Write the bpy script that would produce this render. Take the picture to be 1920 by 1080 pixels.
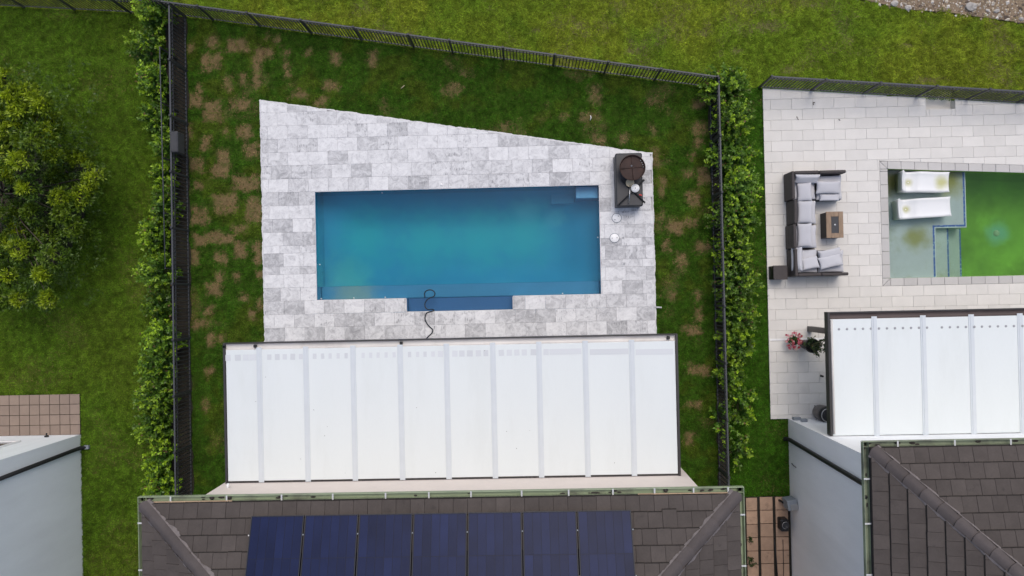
import bpy, math, random
import numpy as np
from mathutils import Vector, Matrix

rng = np.random.default_rng(11)
random.seed(7)
sc = bpy.context.scene
for o in list(bpy.data.objects):
    bpy.data.objects.remove(o)
COL = sc.collection

# ------------------------------------------------------------------ camera
FPX = 1364.0            # focal length in pixels of a 1920 px wide frame
CAMZ = 22.0
NADIR = (985.0, 550.0)  # where the plumb line under the drone falls in the frame
ROLL = math.radians(1.25)
_f = Vector((-(NADIR[0] - 960) / FPX, (NADIR[1] - 540) / FPX, -1)).normalized()
_r = (Vector((1, 0, 0)) - _f * _f.x).normalized()
_u = _r.cross(_f)
_Rz = Matrix.Rotation(-ROLL, 3, 'Z')
_f, _r, _u = _Rz @ _f, _Rz @ _r, _Rz @ _u
cam_d = bpy.data.cameras.new('camera')
cam_d.sensor_width = 36.0
cam_d.lens = FPX / 1920 * 36.0
cam_d.clip_start = 0.5
cam_d.clip_end = 3000
cam = bpy.data.objects.new('camera', cam_d)
COL.objects.link(cam)
cam.matrix_world = Matrix(((_r.x, _u.x, -_f.x, 0), (_r.y, _u.y, -_f.y, 0), (_r.z, _u.z, -_f.z, CAMZ), (0, 0, 0, 1)))
sc.camera = cam

def G(px, py, z=0.0):
    """world point at height z seen at photograph pixel (px, py)"""
    d = _f * FPX + _r * (px - 960) - _u * (py - 540)
    t = (CAMZ - z) / -d.z
    return Vector((d.x * t, d.y * t, z))

# ------------------------------------------------------------------ sky, sun, exposure
SUN_EL, SUN_AZ = math.radians(62), math.radians(78)      # azimuth from +x (right) towards +y (top of frame)
w = bpy.data.worlds.new('World'); sc.world = w; w.use_nodes = True
wn = w.node_tree.nodes; wl = w.node_tree.links
sky = wn.new('ShaderNodeTexSky'); sky.sky_type = 'NISHITA'; sky.sun_disc = False
sky.sun_elevation = SUN_EL; sky.sun_rotation = math.pi / 2 - SUN_AZ
sky.air_density = 1.0; sky.dust_density = 4.0; sky.ozone_density = 1.0
wl.new(sky.outputs[0], wn['Background'].inputs[0]); wn['Background'].inputs[1].default_value = 0.15
sd = bpy.data.lights.new('sun', 'SUN'); sd.energy = 0.6; sd.angle = math.radians(30); sd.color = (1.0, 0.975, 0.94)
so = bpy.data.objects.new('sun', sd); COL.objects.link(so)
sdir = Vector((math.cos(SUN_EL) * math.cos(SUN_AZ), math.cos(SUN_EL) * math.sin(SUN_AZ), math.sin(SUN_EL)))
so.rotation_euler = sdir.to_track_quat('Z', 'Y').to_euler(); so.location = (0, 0, 30)
vs = sc.view_settings
vs.view_transform = 'Standard'; vs.look = 'None'; vs.gamma = 1.0; vs.use_curve_mapping = False
vs.exposure = 0.25
sc.render.engine = 'CYCLES'
sc.cycles.max_bounces = 7; sc.cycles.diffuse_bounces = 3; sc.cycles.glossy_bounces = 3
sc.cycles.transparent_max_bounces = 12; sc.cycles.volume_bounces = 1

# ------------------------------------------------------------------ helpers
W = {}      # world origin of every object that may become a parent
def V(p): return Vector(p)

def thing(name, label, cat, loc=(0, 0, 0), group=None):
    o = bpy.data.objects.new(name, None); COL.objects.link(o); o.empty_display_size = 0.2
    o.location = loc; W[o.name] = Vector(loc)
    o['label'] = label; o['category'] = cat
    if group: o['group'] = group
    return o

def link(name, me, parent=None, at=(0, 0, 0), mat4=None):
    o = bpy.data.objects.new(name, me); COL.objects.link(o)
    base = W[parent.name] if parent is not None else Vector((0, 0, 0))
    if parent is not None: o.parent = parent
    if mat4 is not None:
        o.matrix_local = Matrix.Translation(-base) @ mat4
    else:
        o.location = Vector(at) - base
    W[o.name] = Vector(at)
    return o

def tag(o, label=None, cat=None, group=None, kind=None):
    if label: o['label'] = label
    if cat: o['category'] = cat
    if group: o['group'] = group
    if kind: o['kind'] = kind
    return o

class MB:
    def __init__(s): s.v = []; s.f = []; s.sm = []
    def add(s, vs_, fs, smooth=False):
        b = len(s.v); s.v += [tuple(p) for p in vs_]
        s.f += [tuple(i + b for i in f) for f in fs]; s.sm += [smooth] * len(fs); return s
    def box(s, x0, x1, y0, y1, z0, z1):
        return s.add([(x0,y0,z0),(x1,y0,z0),(x1,y1,z0),(x0,y1,z0),(x0,y0,z1),(x1,y0,z1),(x1,y1,z1),(x0,y1,z1)],
                     [(3,2,1,0),(4,5,6,7),(0,1,5,4),(1,2,6,5),(2,3,7,6),(3,0,4,7)])
    def cbox(s, x0, x1, y0, y1, z0, z1, c=0.01, M=None):
        """box with its top and vertical edges eased"""
        P = []
        for z, k in ((z0, 0), (z1 - c, 0), (z1, c)):
            a, b, d, e = x0 + k, x1 - k, y0 + k, y1 - k
            P += [(a+c,d,z),(b-c,d,z),(b,d+c,z),(b,e-c,z),(b-c,e,z),(a+c,e,z),(a,e-c,z),(a,d+c,z)]
        F = [tuple(range(16, 24)), tuple(range(7, -1, -1))]
        for r in (0, 8):
            for i in range(8): F.append((r+i, r+(i+1) % 8, r+8+(i+1) % 8, r+8+i))
        if M is not None: P = [M @ Vector(p) for p in P]
        return s.add(P, F)
    def obox(s, c, size, M=None, rz=0.0, ch=None):
        """oriented box, centre c, size, rotation matrix M (3x3) or rz"""
        R = M if M is not None else Matrix.Rotation(rz, 3, 'Z')
        t = MB()
        hx, hy, hz = [k / 2 for k in size]
        if ch: t.cbox(-hx, hx, -hy, hy, -hz, hz, ch)
        else: t.box(-hx, hx, -hy, hy, -hz, hz)
        c = Vector(c)
        return s.add([c + R @ Vector(p) for p in t.v], t.f)
    def prism(s, poly, z0, z1, c=0.0):
        n = len(poly); P = [(x, y, z0) for x, y in poly] + [(x, y, z1 - c) for x, y in poly]
        F = [tuple(range(n - 1, -1, -1))]
        for i in range(n): F.append((i, (i+1) % n, n+(i+1) % n, n+i))
        if c > 0:
            cx = sum(p[0] for p in poly) / n; cy = sum(p[1] for p in poly) / n
            for x, y in poly:
                d = math.hypot(x - cx, y - cy) or 1; k = max(0.3, 1 - c * 1.3 / d)
                P.append((cx + (x - cx) * k, cy + (y - cy) * k, z1))
            for i in range(n): F.append((n+i, n+(i+1) % n, 2*n+(i+1) % n, 2*n+i))
            F.append(tuple(range(2*n, 3*n)))
        else: F.append(tuple(range(n, 2*n)))
        return s.add(P, F)
    def tube(s, pts, r, n=8, cap=True):
        pts = [Vector(p) for p in pts]; m = len(pts); rr = r if isinstance(r, (list, tuple)) else [r] * m
        P, F = [], []
        prev = None
        for i, p in enumerate(pts):
            t = (pts[min(i+1, m-1)] - pts[max(i-1, 0)]).normalized()
            if prev is None:
                a = Vector((0, 0, 1)) if abs(t.z) < 0.9 else Vector((1, 0, 0))
                x = t.cross(a).normalized()
            else:
                x = (prev - t * prev.dot(t)).normalized()
            prev = x; y = t.cross(x)
            for k in range(n):
                an = 2 * math.pi * k / n
                P.append(p + (x * math.cos(an) + y * math.sin(an)) * rr[i])
        for i in range(m - 1):
            for k in range(n): F.append((i*n+k, i*n+(k+1) % n, (i+1)*n+(k+1) % n, (i+1)*n+k))
        s.add(P, F, True)
        if cap: 
            b = len(s.v) - len(P)
            s.f += [tuple(b + k for k in range(n-1, -1, -1)), tuple(b + (m-1)*n + k for k in range(n))]; s.sm += [False, False]
        return s
    def lathe(s, c, prof, n=24, smooth=True):
        c = Vector(c); P, F = [], []
        for r, z in prof:
            for k in range(n):
                an = 2 * math.pi * k / n; P.append(c + Vector((r * math.cos(an), r * math.sin(an), z)))
        m = len(prof)
        for i in range(m - 1):
            for k in range(n): F.append((i*n+k, i*n+(k+1) % n, (i+1)*n+(k+1) % n, (i+1)*n+k))
        s.add(P, F, smooth); b = len(s.v) - len(P)
        s.f += [tuple(b + k for k in range(n-1, -1, -1)), tuple(b + (m-1)*n + k for k in range(n))]; s.sm += [False, False]
        return s
    def pillow(s, c, size, M=None, rz=0.0, n=14, e=0.42, sq=0.55, sag=0.0):
        R = M if M is not None else Matrix.Rotation(rz, 3, 'Z')
        c = Vector(c); P, F = [], []; ph = rng.uniform(0, 6, 4)
        for side in (1, -1):
            for i in range(n + 1):
                for j in range(n + 1):
                    a, b = -1 + 2 * i / n, -1 + 2 * j / n
                    a, b = math.sin(a * math.pi / 2), math.sin(b * math.pi / 2)
                    h = max(0.0, (1 - a**4) * (1 - b**4)) ** e
                    pin = 1 - 0.06 * (1 - sq) * ((1 - a*a) + (1 - b*b))
                    wr = 0.05 * math.sin(3 * a + ph[0]) * math.sin(2.6 * b + ph[1]) + 0.03 * math.sin(7 * a * b + ph[2])
                    x = a * size[0] / 2 * (1 - 0.05 * (1 - b*b) * 0 - 0.03 * (b*b < 0.2)) * 1.0
                    y = b * size[1] / 2
                    x *= 1 - 0.05 * (1 - b**2) * (abs(a) ** 3); y *= 1 - 0.05 * (1 - a**2) * (abs(b) ** 3)
                    z = side * size[2] / 2 * h * (1 + (wr if side > 0 else 0)) - (sag * (1 - a*a) * (1 - b*b) if side > 0 else 0)
                    P.append(c + R @ Vector((x, y, z)))
        N = (n + 1) ** 2
        for i in range(n):
            for j in range(n):
                q = (i*(n+1)+j, (i+1)*(n+1)+j, (i+1)*(n+1)+j+1, i*(n+1)+j+1)
                F.append(q); F.append(tuple(N + k for k in reversed(q)))
        return s.add(P, F, True)
    def mesh(s, name, mat):
        me = bpy.data.meshes.new(name); me.from_pydata([tuple(p) for p in s.v], [], s.f); me.update()
        if any(s.sm): me.polygons.foreach_set('use_smooth', s.sm)
        if mat is not None: me.materials.append(mat)
        return me
    def build(s, name, mat, parent=None):
        return link(name, s.mesh(name, mat), parent)
    def single(s, name, mat, label, cat, group=None):
        """one-mesh thing with its origin at its base"""
        a = np.array(s.v); c = Vector(((a[:,0].min()+a[:,0].max())/2, (a[:,1].min()+a[:,1].max())/2, a[:,2].min()))
        s.v = [tuple(Vector(p) - c) for p in s.v]
        return tag(link(name, s.mesh(name, mat), None, c), label, cat, group)

# ------------------------------------------------------------------ materials
def ramp(nt, stops):
    n = nt.nodes.new('ShaderNodeValToRGB'); e = n.color_ramp.elements
    while len(e) < len(stops): e.new(0.5)
    for k, (p, c) in zip(e, stops): k.position = p; k.color = (*c, 1)
    return n

def mat(name, col, rough=0.6, metal=0.0, spec=0.4, var=0.0, vscale=3.0, var2=0.0, v2scale=25.0, rnd=0.0, bump=0.0, bscale=60.0,
        stain=None, sscale=1.2, sth=(0.55, 0.75), coat=0.0, attr=None, transl=0.0, stretch=None):
    """Principled with world-space noise variation, per-object random tint, optional coloured stain"""
    m = bpy.data.materials.new(name); m.use_nodes = True; nt = m.node_tree; N = nt.nodes; L = nt.links
    b = N['Principled BSDF']; b.inputs['Roughness'].default_value = rough; b.inputs['Metallic'].default_value = metal
    b.inputs['Specular IOR Level'].default_value = spec
    if coat: b.inputs['Coat Weight'].default_value = coat; b.inputs['Coat Roughness'].default_value = 0.08
    geo = N.new('ShaderNodeNewGeometry'); pos = geo.outputs['Position']
    oi = N.new('ShaderNodeObjectInfo')
    ad = N.new('ShaderNodeVectorMath'); ad.operation = 'ADD'
    mu = N.new('ShaderNodeVectorMath'); mu.operation = 'SCALE'; mu.inputs['Scale'].default_value = 37.0 if rnd else 0.0
    cx = N.new('ShaderNodeCombineXYZ'); L.new(oi.outputs['Random'], cx.inputs[0]); L.new(oi.outputs['Random'], cx.inputs[2])
    L.new(cx.outputs[0], mu.inputs[0]); L.new(pos, ad.inputs[0]); L.new(mu.outputs[0], ad.inputs[1]); p = ad.outputs[0]
    if stretch:
        st = N.new('ShaderNodeVectorMath'); st.operation = 'MULTIPLY'; st.inputs[1].default_value = stretch
        L.new(p, st.inputs[0]); p = st.outputs[0]
    def noise(scale, det=4.0, rg=0.6):
        n = N.new('ShaderNodeTexNoise'); n.inputs['Scale'].default_value = scale; n.inputs['Detail'].default_value = det
        n.inputs['Roughness'].default_value = rg; L.new(p, n.inputs['Vector']); return n.outputs['Fac']
    if attr:
        at = N.new('ShaderNodeAttribute'); at.attribute_name = attr; c = at.outputs['Color']
    else:
        rg = N.new('ShaderNodeRGB'); rg.outputs[0].default_value = (*col, 1); c = rg.outputs[0]
    def scale_by(c, fac, lo, hi):
        mr = N.new('ShaderNodeMapRange'); mr.inputs['From Min'].default_value = 0.25; mr.inputs['From Max'].default_value = 0.75
        mr.inputs['To Min'].default_value = lo; mr.inputs['To Max'].default_value = hi; L.new(fac, mr.inputs['Value'])
        mx = N.new('ShaderNodeVectorMath'); mx.operation = 'SCALE'; L.new(c, mx.inputs[0]); L.new(mr.outputs[0], mx.inputs['Scale'])
        return mx.outputs[0]
    if var: c = scale_by(c, noise(vscale), 1 - var, 1 + var)
    if var2: c = scale_by(c, noise(v2scale, 6.0, 0.7), 1 - var2, 1 + var2)
    if rnd:
        mr = N.new('ShaderNodeMapRange'); mr.inputs['To Min'].default_value = 1 - rnd; mr.inputs['To Max'].default_value = 1 + rnd * 0.6
        L.new(oi.outputs['Random'], mr.inputs['Value'])
        mx = N.new('ShaderNodeVectorMath'); mx.operation = 'SCALE'; L.new(c, mx.inputs[0]); L.new(mr.outputs[0], mx.inputs['Scale']); c = mx.outputs[0]
    if stain:
        mr = N.new('ShaderNodeMapRange'); mr.inputs['From Min'].default_value = sth[0]; mr.inputs['From Max'].default_value = sth[1]
        L.new(noise(sscale, 7.0, 0.65), mr.inputs['Value'])
        mx = N.new('ShaderNodeMix'); mx.data_type = 'RGBA'; L.new(mr.outputs[0], mx.inputs[0]); L.new(c, mx.inputs[6])
        mx.inputs[7].default_value = (*stain, 1); c = mx.outputs[2]
    L.new(c, b.inputs['Base Color'])
    if bump:
        bn = N.new('ShaderNodeBump'); bn.inputs['Strength'].default_value = bump; bn.inputs['Distance'].default_value = 0.01
        L.new(noise(bscale, 5.0, 0.7), bn.inputs['Height']); L.new(bn.outputs[0], b.inputs['Normal'])
    if transl:
        tr = N.new('ShaderNodeBsdfTranslucent'); L.new(c, tr.inputs['Color'])
        ms = N.new('ShaderNodeMixShader'); ms.inputs[0].default_value = transl
        L.new(b.outputs[0], ms.inputs[1]); L.new(tr.outputs[0], ms.inputs[2]); L.new(ms.outputs[0], N['Material Output'].inputs[0])
    return m

def travertine():
    """grey-and-white veined stone whose tone and veining change from slab to slab"""
    m = bpy.data.materials.new('travertine'); m.use_nodes = True; nt = m.node_tree; N = nt.nodes; L = nt.links
    b = N['Principled BSDF']; b.inputs['Roughness'].default_value = 0.7; b.inputs['Specular IOR Level'].default_value = 0.25
    geo = N.new('ShaderNodeNewGeometry'); oi = N.new('ShaderNodeObjectInfo')
    cx = N.new('ShaderNodeCombineXYZ'); mm = N.new('ShaderNodeMath'); mm.operation = 'MULTIPLY'; mm.inputs[1].default_value = 91.0
    L.new(oi.outputs['Random'], mm.inputs[0]); L.new(mm.outputs[0], cx.inputs[0]); L.new(mm.outputs[0], cx.inputs[2])
    ad = N.new('ShaderNodeVectorMath'); L.new(geo.outputs['Position'], ad.inputs[0]); L.new(cx.outputs[0], ad.inputs[1])
    n1 = N.new('ShaderNodeTexNoise'); n1.inputs['Scale'].default_value = 4.2; n1.inputs['Detail'].default_value = 8; n1.inputs['Roughness'].default_value = 0.68
    n1.inputs['Distortion'].default_value = 1.3; L.new(ad.outputs[0], n1.inputs['Vector'])
    n2 = N.new('ShaderNodeTexNoise'); n2.inputs['Scale'].default_value = 22; n2.inputs['Detail'].default_value = 6; n2.inputs['Roughness'].default_value = 0.75
    L.new(ad.outputs[0], n2.inputs['Vector'])
    # per-slab tone: mostly pale, some grey
    r1 = ramp(nt, [(0.0, (0.0,)*3), (0.3, (0.12,)*3), (0.65, (0.5,)*3), (1.0, (0.95,)*3)]); L.new(oi.outputs['Random'], r1.inputs[0])
    s1 = N.new('ShaderNodeMapRange'); s1.inputs['From Min'].default_value = 0.40; s1.inputs['From Max'].default_value = 0.70; L.new(n1.outputs['Fac'], s1.inputs['Value'])
    s2 = N.new('ShaderNodeMapRange'); s2.inputs['From Min'].default_value = 0.52; s2.inputs['From Max'].default_value = 0.72; L.new(n2.outputs['Fac'], s2.inputs['Value'])
    a = N.new('ShaderNodeMath'); a.operation = 'MULTIPLY_ADD'; a.inputs[1].default_value = 0.55; L.new(s1.outputs[0], a.inputs[0])
    h = N.new('ShaderNodeMath'); h.operation = 'MULTIPLY'; h.inputs[1].default_value = 0.50; L.new(r1.outputs[0], h.inputs[0]); L.new(h.outputs[0], a.inputs[2])
    a2 = N.new('ShaderNodeMath'); a2.operation = 'MULTIPLY_ADD'; a2.inputs[1].default_value = 0.42; L.new(s2.outputs[0], a2.inputs[0]); L.new(a.outputs[0], a2.inputs[2])
    # rows of chisel pits on some of the slabs
    sep = N.new('ShaderNodeVectorMath'); sep.operation = 'MULTIPLY'; sep.inputs[1].default_value = (14.0, 5.0, 1.0); L.new(geo.outputs['Position'], sep.inputs[0])
    vo = N.new('ShaderNodeTexVoronoi'); vo.inputs['Scale'].default_value = 1.0; vo.inputs['Randomness'].default_value = 0.35; L.new(sep.outputs[0], vo.inputs['Vector'])
    vp = N.new('ShaderNodeMapRange'); vp.inputs['From Min'].default_value = 0.34; vp.inputs['From Max'].default_value = 0.16; L.new(vo.outputs['Distance'], vp.inputs['Value'])
    fr = N.new('ShaderNodeMath'); fr.operation = 'FRACT'; m2 = N.new('ShaderNodeMath'); m2.operation = 'MULTIPLY'; m2.inputs[1].default_value = 7.13
    L.new(oi.outputs['Random'], m2.inputs[0]); L.new(m2.outputs[0], fr.inputs[0])
    gt = N.new('ShaderNodeMath'); gt.operation = 'GREATER_THAN'; gt.inputs[1].default_value = 0.84; L.new(fr.outputs[0], gt.inputs[0])
    pg = N.new('ShaderNodeMath'); pg.operation = 'MULTIPLY'; L.new(gt.outputs[0], pg.inputs[0]); L.new(vp.outputs[0], pg.inputs[1])
    pn = N.new('ShaderNodeMath'); pn.operation = 'MULTIPLY'; L.new(pg.outputs[0], pn.inputs[0]); L.new(s1.outputs[0], pn.inputs[1])
    a3 = N.new('ShaderNodeMath'); a3.operation = 'MULTIPLY_ADD'; a3.inputs[1].default_value = 0.6; L.new(pn.outputs[0], a3.inputs[0]); L.new(a2.outputs[0], a3.inputs[2])
    cr = ramp(nt, [(0.0, (0.74, 0.74, 0.735)), (0.35, (0.62, 0.62, 0.62)), (0.7, (0.43, 0.43, 0.435)), (1.0, (0.30, 0.30, 0.305))]); L.new(a3.outputs[0], cr.inputs[0])
    L.new(cr.outputs[0], b.inputs['Base Color'])
    bn = N.new('ShaderNodeBump'); bn.inputs['Strength'].default_value = 0.35; bn.inputs['Distance'].default_value = 0.004
    L.new(n2.outputs['Fac'], bn.inputs['Height']); L.new(bn.outputs[0], b.inputs['Normal'])
    return m

def water(name, absorb, density, scat=None, sden=0.0):
    m = bpy.data.materials.new(name); m.use_nodes = True; nt = m.node_tree; N = nt.nodes; L = nt.links
    N.remove(N['Principled BSDF'])
    tr = N.new('ShaderNodeBsdfTransparent'); gl = N.new('ShaderNodeBsdfGlossy'); gl.inputs['Roughness'].default_value = 0.04
    fr = N.new('ShaderNodeFresnel'); fr.inputs['IOR'].default_value = 1.33
    n = N.new('ShaderNodeTexNoise'); n.inputs['Scale'].default_value = 2.2; n.inputs['Detail'].default_value = 3
    bp = N.new('ShaderNodeBump'); bp.inputs['Strength'].default_value = 0.15; bp.inputs['Distance'].default_value = 0.03
    L.new(n.outputs['Fac'], bp.inputs['Height']); L.new(bp.outputs[0], gl.inputs['Normal']); L.new(bp.outputs[0], fr.inputs['Normal'])
    mx = N.new('ShaderNodeMixShader'); L.new(fr.outputs[0], mx.inputs[0]); L.new(tr.outputs[0], mx.inputs[1]); L.new(gl.outputs[0], mx.inputs[2])
    L.new(mx.outputs[0], N['Material Output'].inputs['Surface'])
    va = N.new('ShaderNodeVolumeAbsorption'); va.inputs['Color'].default_value = (*absorb, 1); va.inputs['Density'].default_value = density
    if scat:
        vsn = N.new('ShaderNodeVolumeScatter'); vsn.inputs['Color'].default_value = (*scat, 1); vsn.inputs['Density'].default_value = sden; vsn.inputs['Anisotropy'].default_value = 0.3
        ash = N.new('ShaderNodeAddShader'); L.new(va.outputs[0], ash.inputs[0]); L.new(vsn.outputs[0], ash.inputs[1]); L.new(ash.outputs[0], N['Material Output'].inputs['Volume'])
    else: L.new(va.outputs[0], N['Material Output'].inputs['Volume'])
    return m

M = {}
M['travertine'] = travertine()
M['deck_bed'] = mat('deck_bedding', (0.55, 0.55, 0.55), 0.9, var=0.15, var2=0.2)
M['deck_edge'] = mat('deck_edge_mortar', (0.60, 0.60, 0.59), 0.9, var=0.12, vscale=8, var2=0.2, v2scale=40)
M['patio'] = mat('concrete_paver', (0.675, 0.655, 0.61), 0.8, rnd=0.06, var=0.05, vscale=2.0, var2=0.06, v2scale=60, bump=0.15)
M['patio_bed'] = mat('joint_sand', (0.30, 0.29, 0.275), 0.95, var2=0.2)
M['coping'] = mat('coping_stone', (0.52, 0.505, 0.48), 0.8, rnd=0.08, var=0.05, var2=0.07, v2scale=60)
M['clay'] = mat('terracotta_paver', (0.45, 0.30, 0.205), 0.85, rnd=0.15, var=0.14, vscale=4, var2=0.12, v2scale=40, stain=(0.10, 0.07, 0.045), sscale=2.6, sth=(0.55, 0.78))
M['clay2'] = mat('pinkish_clay_tile', (0.255, 0.195, 0.155), 0.85, rnd=0.08, var=0.08, vscale=4, var2=0.08, v2scale=50)
M['ground'] = mat('lawn_soil', (0.05, 0.05, 0.02), 0.95, spec=0.1, attr='Col', var2=0.35, v2scale=30, bump=0.5, bscale=35)
M['grass'] = mat('grass_blades', (0.06, 0.1, 0.02), 0.65, spec=0.08, attr='Col', transl=0.3)
M['leaf'] = mat('leaves', (0.06, 0.1, 0.02), 0.42, spec=0.4, attr='Col', transl=0.22)
M['bark'] = mat('bark', (0.06, 0.048, 0.034), 0.9, var=0.3, vscale=12, bump=0.5)
M['stem'] = mat('green_stem', (0.11, 0.12, 0.05), 0.7, var=0.2)
M['mulch'] = mat('dark_mulch', (0.026, 0.022, 0.016), 0.95, var=0.3, vscale=8, var2=0.5, v2scale=45, bump=0.8, bscale=50)
M['fence'] = mat('black_aluminium', (0.036, 0.037, 0.041), 0.45, spec=0.4, var=0.1)
M['fence_rail'] = mat('charcoal_aluminium', (0.06, 0.063, 0.07), 0.5, spec=0.4, var=0.12, vscale=6)
M['gravel'] = mat('gravel_ground', (0.21, 0.155, 0.10), 0.95, var=0.3, vscale=2, var2=0.5, v2scale=40, bump=0.8, bscale=40)
M['stone'] = mat('loose_stone', (0.5, 0.46, 0.4), 0.9, attr='Col', var2=0.2, v2scale=50)
M['rock'] = mat('pale_rock', (0.42, 0.395, 0.36), 0.9, rnd=0.25, var=0.2, vscale=6, var2=0.2, bump=0.4, bscale=20)
M['pool_blue'] = mat('blue_pool_plaster', (0.045, 0.285, 0.50), 0.6, var=0.10, vscale=0.5, stain=(0.09, 0.35, 0.54), sscale=0.7, sth=(0.58, 0.80))
M['pool_step'] = mat('blue_pool_step', (0.045, 0.21, 0.385), 0.6, var=0.08, vscale=1.0)
M['pool_entry'] = mat('pale_blue_pool_step', (0.09, 0.29, 0.50), 0.6, var=0.06)
M['pool_recess'] = mat('deep_blue_pool_step', (0.028, 0.105, 0.265), 0.6, var=0.08, vscale=1.0)
M['water'] = water('pool_water', (0.22, 0.87, 0.92), 0.75, (0.16, 0.80, 0.95), 0.26)
M['pool_green'] = mat('algae_covered_plaster', (0.23, 0.45, 0.06), 0.7, var=0.35, vscale=0.9, stain=(0.10, 0.18, 0.012), sscale=0.75, sth=(0.44, 0.74))
M['pool_shelf'] = mat('pale_pool_shelf_plaster', (0.36, 0.44, 0.47), 0.7, var=0.08, vscale=2, stain=(0.24, 0.28, 0.17), sscale=0.85, sth=(0.52, 0.78))
M['water_green'] = water('green_water', (0.66, 0.90, 0.58), 0.7, (0.45, 0.80, 0.32), 0.22)
M['blue_tile'] = mat('cobalt_mosaic', (0.022, 0.08, 0.33), 0.4, var2=0.4, v2scale=18, stain=(0.22, 0.38, 0.50), sscale=16, sth=(0.53, 0.60))
M['pale_tile'] = mat('pale_pool_trim', (0.45, 0.55, 0.55), 0.6)
M['panel'] = mat('white_roof_panel', (0.665, 0.705, 0.70), 0.45, spec=0.25, var=0.02, vscale=0.6, var2=0.012, stain=(0.60, 0.635, 0.62), sscale=0.9, sth=(0.50, 0.95), stretch=(1.6, 0.35, 1))
M['batten'] = mat('pale_joint_cover', (0.575, 0.615, 0.64), 0.4, spec=0.3, var=0.03)
M['patch'] = mat('grey_panel_patch', (0.585, 0.61, 0.625), 0.6, rnd=0.06)
M['dot'] = mat('grey_cap', (0.30, 0.31, 0.32), 0.6)
M['bronze'] = mat('dark_bronze_metal', (0.035, 0.032, 0.032), 0.4, spec=0.5, var=0.1)
M['channel'] = mat('beige_gutter_metal', (0.60, 0.575, 0.54), 0.35, spec=0.5, var=0.12, vscale=0.7, stain=(0.36, 0.325, 0.29), sscale=0.6, sth=(0.5, 0.8))
M['channel_dark'] = mat('dark_brown_gutter_metal', (0.085, 0.065, 0.06), 0.5, spec=0.3, var=0.2, vscale=1.0)
M['cream'] = mat('cream_stucco', (0.72, 0.64, 0.58), 0.9, var=0.03, var2=0.05, v2scale=70)
M['white_wall'] = mat('white_stucco', (0.85, 0.88, 0.885), 0.9, var=0.06, vscale=1.6, var2=0.03, v2scale=60, stain=(0.76, 0.79, 0.79), sscale=0.5, sth=(0.5, 0.8), stretch=(1, 1, 0.25))
M['grey_wall'] = mat('pale_grey_stucco', (0.86, 0.865, 0.87), 0.9, var=0.06, vscale=1.6, var2=0.03, v2scale=60, stain=(0.77, 0.775, 0.77), sscale=0.5, sth=(0.5, 0.75), stretch=(1, 1, 0.25))
M['roof_under'] = mat('roof_underlay', (0.022, 0.02, 0.019), 0.9)
M['tile'] = mat('brown_concrete_roof_tile', (0.079, 0.067, 0.060), 0.85, spec=0.2, rnd=0.14, var=0.14, vscale=3.0, var2=0.12, v2scale=30, stain=(0.034, 0.031, 0.03), sscale=5.0, sth=(0.60, 0.85))
M['tile_edge'] = mat('painted_shade_tile_edge', (0.034, 0.030, 0.028), 0.95, spec=0.1, var=0.3, vscale=6)  # dark colour paints in the shade line between tile courses
M['hip'] = mat('brown_hip_tile', (0.086, 0.074, 0.071), 0.85, spec=0.2, rnd=0.12, var=0.12, var2=0.1)
M['mortar'] = mat('hip_mortar', (0.165, 0.145, 0.14), 0.95, var=0.2, vscale=8, var2=0.2)
M['gutter'] = mat('algae_green_gutter', (0.27, 0.325, 0.205), 0.55, var=0.12, vscale=1.0, stain=(0.11, 0.11, 0.085), sscale=1.0, sth=(0.52, 0.7))
M['gutter_dark'] = mat('dirty_gutter', (0.23, 0.27, 0.18), 0.6, var=0.15, vscale=1.0, stain=(0.075, 0.078, 0.06), sscale=1.1, sth=(0.42, 0.62))
M['strap'] = mat('white_metal_strap', (0.52, 0.53, 0.52), 0.4)
M['dirt'] = mat('gutter_debris', (0.05, 0.045, 0.04), 0.95, var=0.3, vscale=10, var2=0.4)
M['fascia'] = mat('tan_wood_strip', (0.45, 0.33, 0.22), 0.8, var=0.1)
M['pv'] = mat('solar_cell', (0.0075, 0.014, 0.052), 0.35, spec=0.11, rnd=0.14, var=0.35, vscale=0.7)
M['pv_frame'] = mat('black_panel_frame', (0.03, 0.033, 0.04), 0.5, spec=0.25)
M['pv_back'] = mat('solar_backsheet', (0.006, 0.009, 0.025), 0.5, spec=0.2)
M['black'] = mat('black_plastic', (0.015, 0.015, 0.016), 0.5, var=0.15)
M['charcoal'] = mat('charcoal_vinyl', (0.04, 0.041, 0.044), 0.5, var=0.15, vscale=4, var2=0.08)
M['rust'] = mat('rusty_steel', (0.045, 0.026, 0.021), 0.7, metal=0.2, var=0.3, vscale=6, var2=0.25, stain=(0.11, 0.04, 0.022), sscale=3.5, sth=(0.58, 0.8))
M['white_plastic'] = mat('white_plastic', (0.8, 0.8, 0.79), 0.4)
M['chaise'] = mat('white_resin', (0.76, 0.77, 0.76), 0.5, spec=0.3)
M['algae'] = mat('algae_puddle', (0.50, 0.48, 0.18), 0.4, var=0.15, vscale=12)
M['wood_pale'] = mat('pale_wood', (0.50, 0.42, 0.28), 0.7, var=0.1, vscale=8)
M['steel'] = mat('brushed_steel', (0.5, 0.5, 0.5), 0.3, metal=0.9)
M['red'] = mat('red_plastic', (0.5, 0.03, 0.025), 0.4)
M['wicker'] = mat('dark_brown_wicker', (0.055, 0.047, 0.045), 0.7, var=0.12, vscale=6, var2=0.35, v2scale=80, bump=0.3, bscale=90)
M['cushion'] = mat('light_grey_cushion', (0.50, 0.50, 0.52), 0.9, spec=0.15, var=0.04, var2=0.05, v2scale=80, bump=0.1)
M['tabletop'] = mat('weathered_wood', (0.27, 0.19, 0.125), 0.7, var=0.2, vscale=4, var2=0.15, stretch=(4, 1, 1))
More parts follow.
